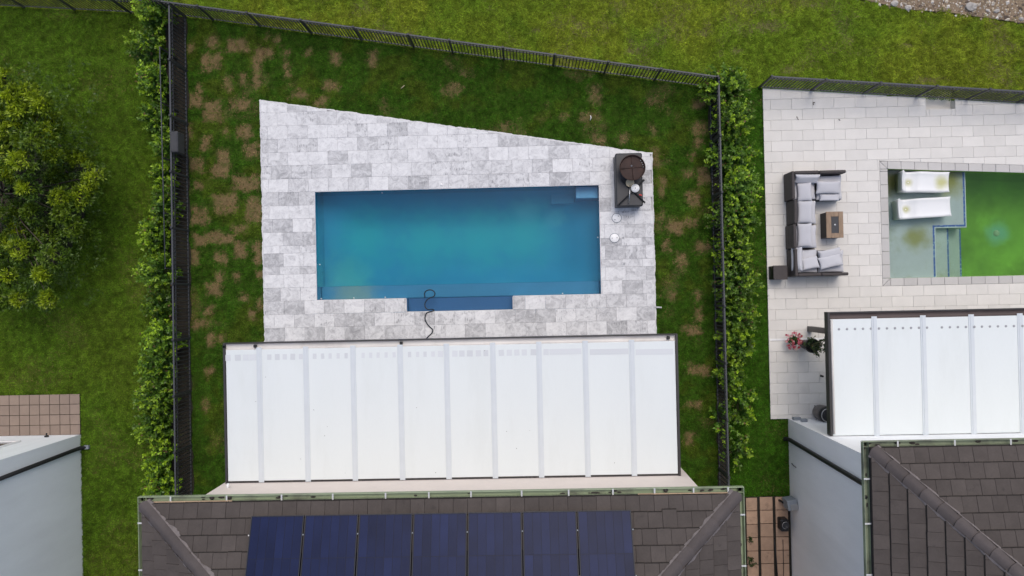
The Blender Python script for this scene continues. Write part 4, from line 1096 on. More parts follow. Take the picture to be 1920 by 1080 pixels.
# solar panels, standing proud of the tiles on the same slope
def solar():
    xs_top = [470, 572.5, 674.5, 776.5, 878, 980.5, 1082.5, 1184]
    def roofpt(px, py):
        lo, hi = 0.0, 12.0
        for _ in range(60):
            z = (lo + hi) / 2; g = G(px, py, z)
            if RZ0 + .17 + PITCH * (RY - g.y) > z: lo = z
            else: hi = z
        return G(px, py, z)
    a = roofpt(470, 969.5); b = roofpt(1184, 954)
    ytop = (a.y + b.y) / 2; pitchx = (b.x - a.x) / 7; gapx = 0.03
    pw = pitchx - gapx; plen = 1.76
    names = ['leftmost solar panel on the brown roof', 'second solar panel from the left on the brown roof', 'third solar panel from the left on the brown roof', 'middle solar panel of the seven on the brown roof',
             'third solar panel from the right on the brown roof', 'second solar panel from the right on the brown roof', 'rightmost solar panel on the brown roof']
    for i in range(7):
        x_right = a.x + pitchx * (i + 1) - gapx / 2
        O = Vector((x_right, ytop, RZ0 + .17 + PITCH * (RY - ytop)))
        F_ = face_frame(O, (-1, 0, 0), (0, -1, PITCH))
        t = thing('solar_panel', names[i], 'solar panel', O, 'solar panels on the main roof')
        def put(nm, mb, m): return link(nm, mb.mesh(nm, M[m]), t, (0, 0, 0), F_)
        fr = MB(); th = .035; e = .014
        fr.box(0, pw, 0, e, -th, 0); fr.box(0, pw, plen-e, plen, -th, 0); fr.box(0, e, e, plen-e, -th, 0); fr.box(pw-e, pw, e, plen-e, -th, 0); put('frame', fr, 'pv_frame')
        bk = MB(); bk.box(e, pw-e, e, plen-e, -th+.004, -.010); put('backsheet', bk, 'pv_back')
        cols, rows = 6, 2; cw = (pw - 2*e - .012) / cols; chh = (plen - 2*e - .012) / rows
        for c_ in range(cols):
            for r in range(rows):
                mb = MB(); u0, v0 = e + .006 + c_*cw, e + .006 + r*chh; mb.box(u0+.0045, u0+cw-.0045, v0+.007, v0+chh-.007, -.010, -.005); put('cell', mb, 'pv')
        rl = MB(); rl.box(-gapx/2-.01, pw+gapx/2, .38, .42, -.11, -.05); rl.box(-gapx/2-.01, pw+gapx/2, 1.3, 1.34, -.11, -.05); put('mounting_rail', rl, 'pv_frame')
        for v in (0.4, 1.32):
            cl = MB(); cl.box(-gapx/2-.011, -gapx/2+.011, v-.014, v+.014, -.02, .006); put('clamp', cl, 'grey_box')
        if i == 0:
            cl = MB(); cl.box(pw+.004, pw+.026, .386, .414, -.04, .006); put('clamp', cl, 'steel')
solar()

def wall_with_openings(): pass

def build_right_house():
    x_far, y_far = RWX + 14, RWY - 11
    t = thing('right_house', 'pale grey house at the bottom right with a brown tiled hip roof', 'house', (RWX + 6, RWY - 5, 0))
    mb = MB(); mb.box(RWX, x_far, y_far, RWY, -.2, EZ-.18); mb.build('wall', M['grey_wall'], t)
    mb = MB(); mb.box(REX+.12, x_far+.4, y_far-.4, REY-.12, EZ-.2, EZ-.14); mb.build('soffit', M['grey_wall'], t)
    # slightly proud plaster band low on the side wall
    rx, ry, z0 = REX + RI, REY - RI, EZ
    def onplane(px, py):
        lo, hi = 0.0, 14.0
        for _ in range(60):
            z = (lo + hi) / 2; g = G(px, py, z)
            if z0 + PITCH * (ry - g.y) > z: lo = z
            else: hi = z
        return G(px, py, z)
    h = onplane(1880, 1050); k = (h.x - rx) / (ry - h.y); s = (h.z - z0) / (h.x - rx); print('right roof', k, s)
    D_ = 5.0; A = Vector((rx, ry, z0)); H1 = Vector((rx + k * D_, ry - D_, z0 + PITCH * D_)); wx = 13.0
    B = Vector((rx + wx, ry, z0)); H2 = Vector((rx + wx - k * D_, ry - D_, H1.z)); A2 = Vector((rx, ry-2*D_, z0)); B2 = Vector((rx+wx, ry-2*D_, z0))
    mb = MB(); mb.add([A, B, H2, H1, A2, B2], [(0, 3, 2, 1), (0, 4, 3), (1, 2, 5), (4, 5, 2, 3), (0, 1, 5, 4)]); roof = mb.build('roof', M['roof_under'], t)
    cs = 1 / math.sqrt(1 + PITCH**2); css = 1 / math.sqrt(1 + s * s)
    U = 5.6
    F1 = face_frame(A + Vector((U, 0, 0)), (-1, 0, 0), (0, -1, PITCH)); F2 = face_frame(A, (0, -1, 0), (1, 0, s))
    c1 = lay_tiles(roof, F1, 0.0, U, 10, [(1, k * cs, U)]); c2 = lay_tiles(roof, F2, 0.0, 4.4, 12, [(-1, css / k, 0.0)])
    print('right tiles', c1, c2)
    hip_caps(roof, A + Vector((.08, -.08 / k, 0)), A.lerp(H1, 0.9), F1.col[2].xyz, F2.col[2].xyz, seg=.42, ragged=.012)
    g1 = u_gutter(t, (REX, REY, EZ), (REX + 9, REY, EZ), (0, 1, 0), 'gutter_dark', [G(a, 826, EZ).x - REX for a in (1683, 1790, 1895)])
    g2 = u_gutter(t, (REX, REY-.01, EZ), (REX, REY - 7, EZ), (-1, 0, 0), 'gutter_dark', [REY - G(1626, a, EZ).y for a in (897, 981, 1077)])
    # down pipe on the side wall
    def wallz(px): return CAMZ * (1 - 0) 
    yp = G(1477, 822).y
    mb = MB(); mb.tube([(RWX-.16, yp, .04), (RWX-.06, yp, .10), (RWX-.05, yp, .25), (RWX-.05, yp-.08, 5.2), (RWX-.3, yp-.1, 5.7)], .06, 10); mb.build('down_pipe', M['black'], t)
    # thin cable from the wall
    yc = G(1480, 866).y
    mb = MB(); mb.tube([(RWX, yc, .2), (RWX-.05, yc, .5), (RWX-.03, yc-.02, .62)], .012, 6); mb.build('cable_stub', M['black'], t)
    # plates by the corner on the yard wall
    for px, py, w_ in ((1492, 775, .22), (1506, 787, .17)):
        g = G(px, py, .2 if py < 780 else .5); mb = MB(); mb.cbox(g.x-w_/2, g.x+w_/2, RWY, RWY+.09, g.z, g.z+.12, .01); mb.build('meter_box', M['grey_box'], t)
    # outlet stub on the side gutter
    g = G(1625, 934, EZ); mb = MB(); mb.lathe((REX+.06, g.y, EZ-.098), [(.03, 0), (.045, .02), (.04, .035), (.0, .036)], 10); mb.build('gutter_outlet', M['black'], g2)
build_right_house()

def build_left_house():
    t = thing('left_house', 'white stucco house at the bottom left with a black down pipe', 'house', (LWX - 5, LWY - 5, 0))
    mb = MB(); mb.box(LWX - 9, LWX, LWY - 9, LWY, -.2, 5.9); mb.build('wall', M['white_wall'], t)
    mb = MB(); ex, ey = LWX + .5, LWY + .5
    P = [(ex, ey, 6), (ex, ey-10, 6), (ex-10, ey-10, 6), (ex-10, ey, 6), (ex-5, ey-5, 7.9)]
    mb.add(P, [(0, 3, 4), (1, 0, 4), (2, 1, 4), (3, 2, 4), (0, 1, 2, 3)]); mb.build('roof', M['tile'], t)
    yp = G(152, 839).y
    mb = MB(); mb.tube([(LWX+.22, yp+.02, .05), (LWX+.06, yp, .12), (LWX+.05, yp, .3), (LWX+.05, yp-.12, 5.3)], .058, 10); mb.build('down_pipe', M['black'], t)
    mb = MB(); mb.obox((LWX+.24, yp+.02, .06), (.14, .11, .08), rz=.0); mb.build('pipe_shoe', M['grey_box'], t)
    # window on the yard wall: its lower right corner is in view
    g = G(33, 829, 1.15); xr, zb = g.x, 1.0
    wd = MB(); wd.box(xr-1.8, xr-.06, LWY, LWY+.012, zb+.06, zb+1.2); win = wd.build('window', M['glass'], t)
    f = MB(); f.box(xr-1.86, xr, LWY, LWY+.05, zb, zb+.06); f.box(xr-.06, xr, LWY, LWY+.05, zb+.06, zb+1.26); f.build('window_frame', M['white_plastic'], win)
    g = G(90, 820, .25); mb = MB(); mb.cbox(g.x-.05, g.x+.05, LWY, LWY+.05, .28, .36, .01); mb.tube([(g.x, LWY+.03, .32), (g.x+.03, LWY+.12, .36)], .022, 7); mb.build('garden_tap', M['black'], t)
build_left_house()

# ------------------------------------------------------------------ small paved areas
def terrace():
    mb = MB(); x1 = TL1.x; y1 = (TL0.y + TL1.y) / 2; y0 = LWY
    mb.box(x1 - 3.4, x1 - .01, y0, y1 - .01, -.07, .004); t = tag(mb.build('tiled_terrace', M['mulch']), kind='structure')
    n = 4; s = (y1 - y0) / n; polys = []
    for r in range(n):
        for c_ in range(11):
            a = x1 - (c_ + 1) * s; b_ = y0 + r * s; polys.append([(a, b_), (a + s, b_), (a + s, b_ + s), (a, b_ + s)])
    lay(t, 'paver', polys, .0, .022, M['clay2'], .016, (s, s), .004)
terrace()
def side_path():
    mb = MB(); mb.box(SPX0 - .6, RWX - .01, SPY - 4.5, SPY, -.07, .004); t = tag(mb.build('side_path', M['mulch']), kind='structure')
    s = .40; polys = []; cols = [(G(1378, 1000).x, G(1397, 1000).x), (G(1398, 1000).x + .02, G(1421, 1000).x), (G(1425, 1000).x, G(1450, 1000).x), (G(1454, 1000).x, G(1478.5, 1000).x)]
    for (a, b_) in cols:
        y = SPY - random.uniform(0, .03)
        for r in range(9): polys.append([(a, y - s), (b_, y - s), (b_, y), (a, y)]); y -= s
    lay(t, 'paver', polys, 0, .03, M['clay'], .02, None, .006)
side_path()

# ------------------------------------------------------------------ right patio and green pool
RPZ = 0.03
gp_tl, gp_bl = G(1664, 317), G(1668, 521); gp_tr, gp_br = G(1920, 324.5), G(1920, 516.5)
gpx0 = (gp_tl.x + gp_bl.x) / 2; FARX = 17.2
def gp_top(x): return gp_tl.y + (x - gp_tl.x) * (gp_tr.y - gp_tl.y) / (gp_tr.x - gp_tl.x)
gpy0 = (gp_bl.y + gp_br.y) / 2
NI = (G(1735, 195).x, G(1790, 195).x, G(1760, 205).y)
def right_patio():
    yb = RWY + .0; cw = 0.235
    mb = MB(); z = -.02
    e = .02
    top = lambda x: float(np.interp(x, bx, by)) - 0.02
    xs_ = np.linspace(RPX + e, FARX, 30)
    for a, b_ in zip(xs_[:-1], xs_[1:]):
        h0, h1 = gp_top(a) + cw, gp_top(b_) + cw
        lo = [(a, yb), (b_, yb), (b_, top(b_) - e), (a, top(a) - e)]
        if b_ > gpx0 - cw:
            if a < NI[1] and b_ > NI[0]: mb.prism([(a, max(h0, 0)), (b_, h1), (b_, NI[2]), (a, NI[2])], -.07, z)
            else: mb.prism([(a, h0), (b_, h1), (b_, top(b_) - e), (a, top(a) - e)], -.07, z)
            mb.prism([(a, yb), (b_, yb), (b_, gpy0 - cw), (a, gpy0 - cw)], -.07, z)
        else: mb.prism(lo, -.07, z)
    t = tag(mb.build('stone_patio', M['patio_bed']), kind='structure')
    pw, ph = .632, .316; y = gpy0 - cw
    rows = [y]
    while rows[-1] > yb: rows.append(rows[-1] - ph)
    up = [y]
    while up[-1] < 7.2: up.append(up[-1] + ph)
    edges = sorted(set([round(k, 5) for k in rows + up])); polys = []
    drain = G(1490, 636).y; canx = G(1548, 700, PZ).x + 1.2; cany = G(1700, 585, PZ).y - .6
    # pool hole as half planes: pieces left, below and above
    ta, tb = -(gp_tr.y - gp_tl.y), (gp_tr.x - gp_tl.x); tc = ta * gp_tl.x + tb * (gp_tl.y + cw)
    for r in range(len(edges) - 1):
        y0, y1 = max(edges[r], yb), edges[r+1]
        if y1 - y0 < .03: continue
        x = RPX - (.1 if r % 2 else .1 + pw / 2)
        while x < FARX - .4:
            a, b_ = max(x, RPX), min(x + pw, FARX); x += pw
            if b_ - a < .03 or (a > canx and y1 < cany): continue
            rect = [(a, y0), (b_, y0), (b_, y1), (a, y1)]; out = []
            if y1 <= gpy0 - cw + 1e-4 or y0 >= max(gp_top(a), gp_top(b_), gp_tl.y) + cw: out = [rect]
            else:
                l = clip(rect, 1, 0, gpx0 - cw)
                if area(l) > .005: out.append(l)
                q = clip(clip(rect, -1, 0, -(gpx0 - cw)), -ta, -tb, -tc)
                if area(q) > .005: out.append(q)
            for q in out:
                # back edge along the fence line
                for s in range(len(bx) - 1):
                    if bx[s+1] < a or bx[s] > b_: continue
                    la, lb = -(by[s+1]-by[s]), (bx[s+1]-bx[s]); lc = la*bx[s] + lb*(by[s]-.02)
                    if len(q) > 2: q = clip(q, la, lb, lc)
                if len(q) < 3 or area(q) < .004: continue
                # step recess
                if max(p[1] for p in q) > NI[2] + .02 and min(p[0] for p in q) < NI[1] and max(p[0] for p in q) > NI[0]:
                    for h in (clip(q, 1, 0, NI[0]), clip(q, -1, 0, -NI[1]), clip(clip(clip(q, -1, 0, -NI[0]), 1, 0, NI[1]), 0, 1, NI[2])):
                        if len(h) > 2 and area(h) > .004: polys.append(h)
                else: polys.append(q)
    print('patio pavers', len(polys))
    lay(t, 'paver', polys, -.018, RPZ, M['patio'], .0045, (pw, ph), .003)
    # recessed lower step by the back fence
    mb = MB(); mb.box(NI[0]-.02, NI[1]+.02, NI[2]-.02, NI[2]+.62, -.32, -.2); mb.build('recess_floor', M['patio'], t)
    mb = MB(); mb.box(NI[0]-.09, NI[0]-.005, NI[2]+.01, NI[2]+.28, -.3, RPZ-.004); mb.box(NI[1]+.005, NI[1]+.09, NI[2]+.01, NI[2]+.28, -.3, RPZ-.004); mb.box(NI[0], NI[1], NI[2]-.09, NI[2]-.005, -.3, RPZ-.036); mb.build('recess_wall', M['patio'], t)
    # coping stones
    cp = []; st = .40
    x = gpx0
    y = gpy0
    while y < gp_tl.y - .02:
        y2 = min(y + st, gp_tl.y); cp.append([(gpx0-cw, y), (gpx0, y), (gpx0, y2), (gpx0-cw, y2)]); y = y2
    cp.append([(gpx0-cw, gpy0-cw), (gpx0, gpy0), (gpx0-cw, gpy0)]); cp.append([(gpx0-cw, gpy0-cw), (gpx0, gpy0-cw), (gpx0, gpy0)])
    cp.append([(gpx0-cw, gp_tl.y), (gpx0, gp_tl.y), (gpx0-cw, gp_tl.y+cw)]); cp.append([(gpx0, gp_tl.y), (gpx0, gp_top(gpx0)+cw), (gpx0-cw, gp_tl.y+cw)])
    while x < FARX:
        x2 = x + st; cp.append([(x, gpy0-cw), (x2, gpy0-cw), (x2, gpy0), (x, gpy0)]); cp.append([(x, gp_top(x)), (x2, gp_top(x2)), (x2, gp_top(x2)+cw), (x, gp_top(x)+cw)]); x = x2
    lay(t, 'coping_stone', cp, -.018, RPZ + .004, M['coping'], .009, None, .006)
    # white channel drain
    mb = MB(); mb.box(RPX + .02, G(1560, 633).x, drain - .03, drain + .03, RPZ + .001, RPZ + .008); mb.build('channel_drain', M['white_plastic'], t)
right_patio()

tint_spot(M['pool_green'], G(1870, 437, -1.55), 0.02, 0.55, (0.22, 0.50, 0.50))  # soft-edged paler cyan patch in the floor colour
tint_spot(M['pool_shelf'], G(1672, 340, -.30), 0.1, 0.8, (0.055, 0.06, 0.008))
tint_spot(M['pool_shelf'], G(1775, 335, -.30), 0.1, 0.9, (0.20, 0.22, 0.06))
tint_spot(M['pool_shelf'], G(1715, 447, -.30), 0.05, 0.55, (0.22, 0.25, 0.10))
def green_pool():
    t = thing('neighbour_pool', 'green algae-filled pool with a pale shelf and blue mosaic step lines', 'pool', (gpx0 + 3, (gpy0 + gp_tl.y) / 2, -1.6))
    tp = lambda x: gp_top(x)
    mb = MB(); X1 = FARX
    mb.box(gpx0-.14, gpx0, gpy0-.14, gp_tl.y+.14, -1.7, -.03); mb.box(gpx0, X1, gpy0-.14, gpy0, -1.7, -.03)
    mb.prism([(gpx0, tp(gpx0)), (X1, tp(X1)), (X1, tp(X1)+.14), (gpx0, tp(gpx0)+.14)], -1.7, -.03); mb.box(X1, X1+.1, gpy0, gp_tl.y, -1.7, -.03)
    mb.box(gpx0, X1, gpy0, gp_tl.y, -1.75, -1.55); mb.build('basin', M['pool_green'], t)
    za = -0.30      # shelf level
    sx1 = G(1811, 370, za).x; sy = G(1780, 427, za).y; sx0 = G(1755, 470, za).x
    tb_ = .055
    s = MB(); s.prism([(gpx0+.003, gpy0+.003), (sx0-tb_-.03, gpy0+.003), (sx0-tb_-.03, sy+tb_+.03), (sx1-tb_-.03, sy+tb_+.03), (sx1-tb_-.03, tp(sx1)-.003), (gpx0+.003, tp(gpx0)-.003)], -1.6, za); s.build('shelf', M['pool_shelf'], t)
    # nosing: pale edge then cobalt mosaic strip
    def band(pts, w_, z, m, nm, off):
        mb = MB()
        for (x0, x1, y0, y1) in pts: mb.box(x0, x1, y0, y1, -1.6, z)
        return mb.build(nm, M[m], t)
    band([(sx0-tb_-.03, sx0-.03, gpy0+.003, sy+tb_+.03), (sx0-.03, sx1-.03, sy+.03, sy+.03+tb_), (sx1-tb_-.03, sx1-.03, sy+.03+tb_, tp(sx1)-.003)], 0, za+.002, 'blue_tile', 'mosaic_strip', 0)
    band([(sx0-.03, sx0, gpy0+.003, sy), (sx0-.03, sx1, sy, sy+.03), (sx1-.03, sx1, sy+.03, tp(sx1)-.003)], 0, za-.004, 'pale_tile', 'shelf_edge', 0)
    for i, (pa, pb, z) in enumerate(((1757, 1777, -.55), (1781, 1800, -.82))):
        x0 = sx0 + .002 if i == 0 else G(1779, 470, -.55).x + .05; xe = G(pb + 2, 470, z).x
        s = MB(); s.box(x0, xe - .05, gpy0+.003, sy - .003, -1.6, z); s.build('step', M['pool_shelf'], t)
        s = MB(); s.box(xe - .05, xe, gpy0+.003, sy - .003, -1.6, z+.002); s.build('mosaic_strip', M['blue_tile'], t)
    g = G(1870, 437, -1.5); mb = MB(); mb.lathe((g.x, g.y, -1.549), [(.10, 0), (.10, .012), (0, .02)], 16); mb.build('floor_drain', M['pale_tile'], t)
    w_ = MB(); w_.prism([(gpx0+.002, gpy0+.002), (X1-.002, gpy0+.002), (X1-.002, tp(X1)-.002), (gpx0+.002, tp(gpx0)-.002)], -1.9, -.10); w_.build('water', M['water_green'], t)
    return za
SHZ = green_pool()

# in-pool lounge chairs
def chaise(cx, cy, L_, Wd, rz, label):
    t = thing('pool_lounger', label, 'lounger', (cx, cy, SHZ), 'white loungers in the green pool')
    R = Matrix.Rotation(rz, 3, 'Z'); c_ = Vector((cx, cy, SHZ))
    prof = [(0.0, .62), (.03, .60), (.10, .50), (.18, .38), (.27, .30), (.36, .285), (.45, .32), (.56, .39), (.66, .43), (.8, .42), (1.0, .375), (1.2, .345), (1.4, .335), (1.55, .345), (1.6, .36)]
    prof = [(x * L_ / 1.6 - L_ / 2, z) for x, z in prof]
    n = 8; P, F = [], []; m_ = len(prof)
    for (x, z) in prof:
        for j in range(n + 1):
            s = -1 + 2 * j / n; flare = .035 * (abs(s) ** 4)
            P.append(c_ + R @ Vector((x, s * Wd / 2 * (1 + (.06 if x < -L_/2 + .05 else 0)), z + flare - .015 * (1 - s*s))))
    for (x, z) in prof:
        for j in range(n + 1):
            s = -1 + 2 * j / n; P.append(c_ + R @ Vector((x, s * Wd / 2 * .97, max(0.0, min(z - .05, .02 + 0.0 * x)) if -.45 * L_ < x < .44 * L_ else z - .06)))
    N_ = m_ * (n + 1)
    for i in range(m_ - 1):
        for j in range(n):
            o = i*(n+1)+j; q = (o, o+n+1, o+n+2, o+1); F.append(q); F.append(tuple(N_ + k for k in reversed(q)))
        o = i*(n+1); F.append((o, N_+o, N_+o+n+1, o+n+1)); o += n; F.append((o, o+n+1, N_+o+n+1, N_+o))
    for j in range(n): F.append((j, j+1, N_+j+1, N_+j)); o = (m_-1)*(n+1)+j; F.append((o, N_+o, N_+o+1, o+1))
    mb = MB(); mb.add(P, F, True); mb.build('shell', M['chaise'], t)
    tint_spot(M['chaise'], c_ + R @ Vector((-L_/2 + .36 * L_/1.6, 0, .29)), 0.0, 0.17, (0.42, 0.42, 0.16))
    mb = MB(); q = c_ + R @ Vector((-L_/2 + .36 * L_/1.6, 0, .272)); mb.lathe(q, [(.02, 0), (.02, .006), (0, .008)], 10); mb.build('drain_plug', M['white_plastic'], t)
g = G(1733, 341, .1); chaise(g.x, g.y, 1.50, .60, math.radians(-1.5), 'upper white moulded lounger standing in the green pool')
tint_spot(M['chaise'], G(1768, 341, .1) + Vector((0, 0, -.05)), 0.05, 0.3, (0.50, 0.50, 0.24))
g = G(1731, 390, .1); chaise(g.x, g.y, 1.66, .58, math.radians(2.5), 'lower white moulded lounger standing in the green pool')

# neighbour's canopy
def right_canopy():
    x0 = avgx([(1548, 590), (1560, 820)], PZ); y1 = avgy([(1548, 586), (1920, 577)], PZ); y0 = RWY + .02 + .0
    y0 = max(y0, avgy([(1560, 822)], PZ) - .0); x1 = x0 + 9.0
    js = [avgx([(a, 600), (b, 810)], PZ) for a, b in ((1638, 1645), (1728, 1738), (1818, 1829), (1909, 1921))]
    js += [js[-1] + 1.25 * (i + 1) for i in range(3)]
    t = canopy(x0, x1, y0, y1, PZ, js, 'white panelled canopy with a dark frame beside the green pool', gm='channel_dark', rear=False)
    for px in list(range(1558, 1740, 15)) + list(range(1766, 1925, 15)):
        g = G(px, 617.5 - (px - 1558) * .018, PZ); mb = MB(); mb.lathe((g.x, g.y, PZ + .001 + (.022 if any(abs(g.x - j) < .075 for j in js) else 0)), [(.033, 0), (.033, .004), (.02, .008)], 10, False); mb.build('cap', M['dot'], t)
    mb = MB(); mb.tube([(x0+.1, y0+.05, PZ+.012), (x0+.1, y1-.2, PZ+.012)], .03, 8); mb.build('edge_tube', M['channel'], t)
right_canopy()

# ------------------------------------------------------------------ sofa group
def sofa():
    def gx(px, z): return G(px, 420, z).x
    def gy(py, z): return G(1500, py, z).y
    grp = 'modules of the sectional sofa'
    X0 = G(1470, 420).x; BH, SH = .72, .30
    yb_ = [G(1478, v, .5).y for v in (322.5, 375.5, 421.5, 467, 519.5)]
    depth = gx(1530, .4) - X0
    mods = [('upper corner', yb_[1], yb_[0], 'L', True, False), ('upper middle', yb_[2], yb_[1], 'M', False, False), ('lower middle', yb_[3], yb_[2], 'M', False, False), ('lower corner', yb_[4], yb_[3], 'L', False, True)]
    lab = {'upper corner': 'upper corner seat of the brown wicker sectional sofa', 'upper middle': 'brown wicker sofa seat just below the upper corner seat',
           'lower middle': 'brown wicker sofa seat just above the lower corner seat', 'lower corner': 'lower corner seat of the wicker sofa, beside the dark side table'}
    jit = [.0, .05, .01, .03]
    for i, (nm, y0, y1, k, tb, bb) in enumerate(mods):
        x0 = X0 + jit[i]; x1 = X0 + depth
        t = thing('sofa_module', lab[nm], 'sofa seat', ((x0+x1)/2, (y0+y1)/2, RPZ), grp)
        g = .008
        mb = MB(); mb.cbox(x0, x1, y0+g, y1-g, RPZ+.04, SH, .015); mb.build('base', M['wicker'], t)
        mb = MB(); mb.cbox(x0, x0+.09, y0+g, y1-g, SH+.002, BH, .02); mb.build('backrest', M['wicker'], t)
        if tb: mb = MB(); mb.cbox(x0+.092, x1, y1-g-.09, y1-g, SH+.002, BH, .02); mb.build('backrest', M['wicker'], t)
        if bb: mb = MB(); mb.cbox(x0+.092, x1, y0+g, y0+g+.09, SH+.002, BH, .02); mb.build('backrest', M['wicker'], t)
        a0, a1 = y0 + g + (.1 if bb else .01), y1 - g - (.1 if tb else .01)
        mb = MB(); mb.pillow(((x0+.1+x1)/2, (a0+a1)/2, SH+.085), (x1-x0-.1, a1-a0, .17), e=.22); mb.build('seat_cushion', M['cushion'], t)
        for fx in (x0+.05, x1-.05):
            for fy in (y0+.06, y1-.06): mb = MB(); mb.box(fx-.02, fx+.02, fy-.02, fy+.02, RPZ, RPZ+.04); mb.build('foot', M['black'], t)
    xa, xb = X0 + depth + .02, G(1578, 340, .4).x
    for nm, y0, y1, up in (('top end seat of the wicker sofa, nearest the back fence', G(1550, 376, .4).y, yb_[0], True), ('bottom end seat of the wicker sofa, facing the fire table', yb_[4], G(1550, 468, .4).y, False)):
        t = thing('sofa_module', nm, 'sofa seat', ((xa+xb)/2, (y0+y1)/2, RPZ), grp)
        mb = MB(); mb.cbox(xa, xb, y0+.01, y1-.01, RPZ+.04, SH, .015); mb.build('base', M['wicker'], t)
        ys = (y1-.1, y1-.01) if up else (y0+.01, y0+.1)
        mb = MB(); mb.cbox(xa, xb, ys[0], ys[1], SH+.002, BH, .02); mb.build('backrest', M['wicker'], t)
        a0, a1 = (y0+.02, y1-.11) if up else (y0+.11, y1-.02)
        mb = MB(); mb.pillow(((xa+xb)/2, (a0+a1)/2, SH+.085), (xb-xa-.01, a1-a0, .17), e=.22); mb.build('seat_cushion', M['cushion'], t)
        for fx in (xa+.05, xb-.05):
            for fy in (y0+.06, y1-.06): mb = MB(); mb.box(fx-.02, fx+.02, fy-.02, fy+.02, RPZ, RPZ+.04); mb.build('foot', M['black'], t)
    def loose(px, py, w_, d_, th, rz, z, label, tiltx=0, tilty=0):
        g = G(px, py, z); R = Matrix.Rotation(math.radians(rz), 3, 'Z') @ Matrix.Rotation(math.radians(tiltx), 3, 'X') @ Matrix.Rotation(math.radians(tilty), 3, 'Y')
        mb = MB(); mb.pillow(g, (w_, d_, th), R, e=.36); mb.single('cushion', M['cushion'], label, 'cushion', 'loose sofa cushions')
    loose(1512.5, 335, .72, .28, .17, -2, .60, 'long grey cushion leaning on the top back of the upper corner seat', tiltx=42)
    loose(1508, 360, .40, .54, .15, 1, .56, 'grey cushion on the upper corner sofa seat', tilty=-12)
    loose(1509, 397.5, .41, .66, .16, -2, .56, 'grey cushion on the sofa seat below the upper corner', tilty=-14)
    loose(1508.5, 441, .40, .70, .16, -1, .56, 'grey cushion on the sofa seat above the lower corner', tilty=-14)
    loose(1494, 486, .34, .70, .17, 0, .60, 'upright grey cushion against the back of the lower corner seat', tilty=-52)
    loose(1518.5, 493.5, .50, .36, .15, 9, .56, 'small tilted grey cushion on the lower corner seat', tiltx=-10)
    loose(1552.5, 351.5, .70, .37, .16, -1, .56, 'grey cushion lying across the top end seat', tiltx=8)
    loose(1557, 490.5, .68, .36, .16, 11, .57, 'slanted grey cushion lying across the bottom end seat', tiltx=-10)
    loose(1555, 370.5, .58, .20, .12, -1, .50, 'low grey cushion at the front edge of the top end seat')
    loose(1556, 475, .66, .24, .14, 11, .53, 'slanted grey cushion at the front edge of the bottom end seat')
sofa()
# fire table
def fire_table():
    z1 = .50; a, b = G(1549, 397, z1), G(1582, 447, z1); x0, x1, y1, y0 = a.x, b.x, a.y, G(1565, 446, z1).y
    t = thing('fire_table', 'square wood-topped fire table with dark burner in front of sofa', 'table', ((x0+x1)/2, (y0+y1)/2, RPZ))
    mb = MB(); mb.cbox(x0+.012, x1-.012, y0+.012, y1-.012, RPZ, z1-.04, .008); mb.build('body', M['black'], t)
    bx0, bx1, by0, by1 = G(1558.5, 407, z1).x, G(1572.5, 407, z1).x, G(1565, 437, z1).y, G(1565, 406, z1).y
    for (p, q, r, s) in ((x0, bx0, y0, y1), (bx1, x1, y0, y1), (bx0, bx1, y0, by0), (bx0, bx1, by1, y1)):
        mb = MB(); mb.cbox(p+.001, q-.001, r+.001, s-.001, z1-.038, z1, .005); mb.build('top_board', M['tabletop'], t)
    mb = MB(); mb.box(bx0+.004, bx1-.004, by0+.004, by1-.004, z1-.036, z1-.008); br = mb.build('burner_tray', M['charcoal'], t)
    mb = MB(); mb.lathe(((bx0+bx1)/2, (by0+by1)/2, z1-.008), [(.03, 0), (.03, .008), (.012, .01)], 10); mb.build('burner_cap', M['steel'], br)
fire_table()
def side_table():
    z1 = .48; a, b = G(1450, 498, z1), G(1477, 524, z1)
    t = thing('side_table', 'dark cube side table at the lower left of the sofa', 'table', ((a.x+b.x)/2, (a.y+b.y)/2, RPZ))
    mb = MB(); mb.cbox(a.x+.01, b.x-.01, b.y+.01, a.y-.01, RPZ, z1-.03, .006); mb.build('body', M['black'], t)
    mb = MB(); mb.cbox(a.x, b.x, b.y, a.y, z1-.028, z1, .006); mb.build('table_top', M['wicker'], t)
side_table()

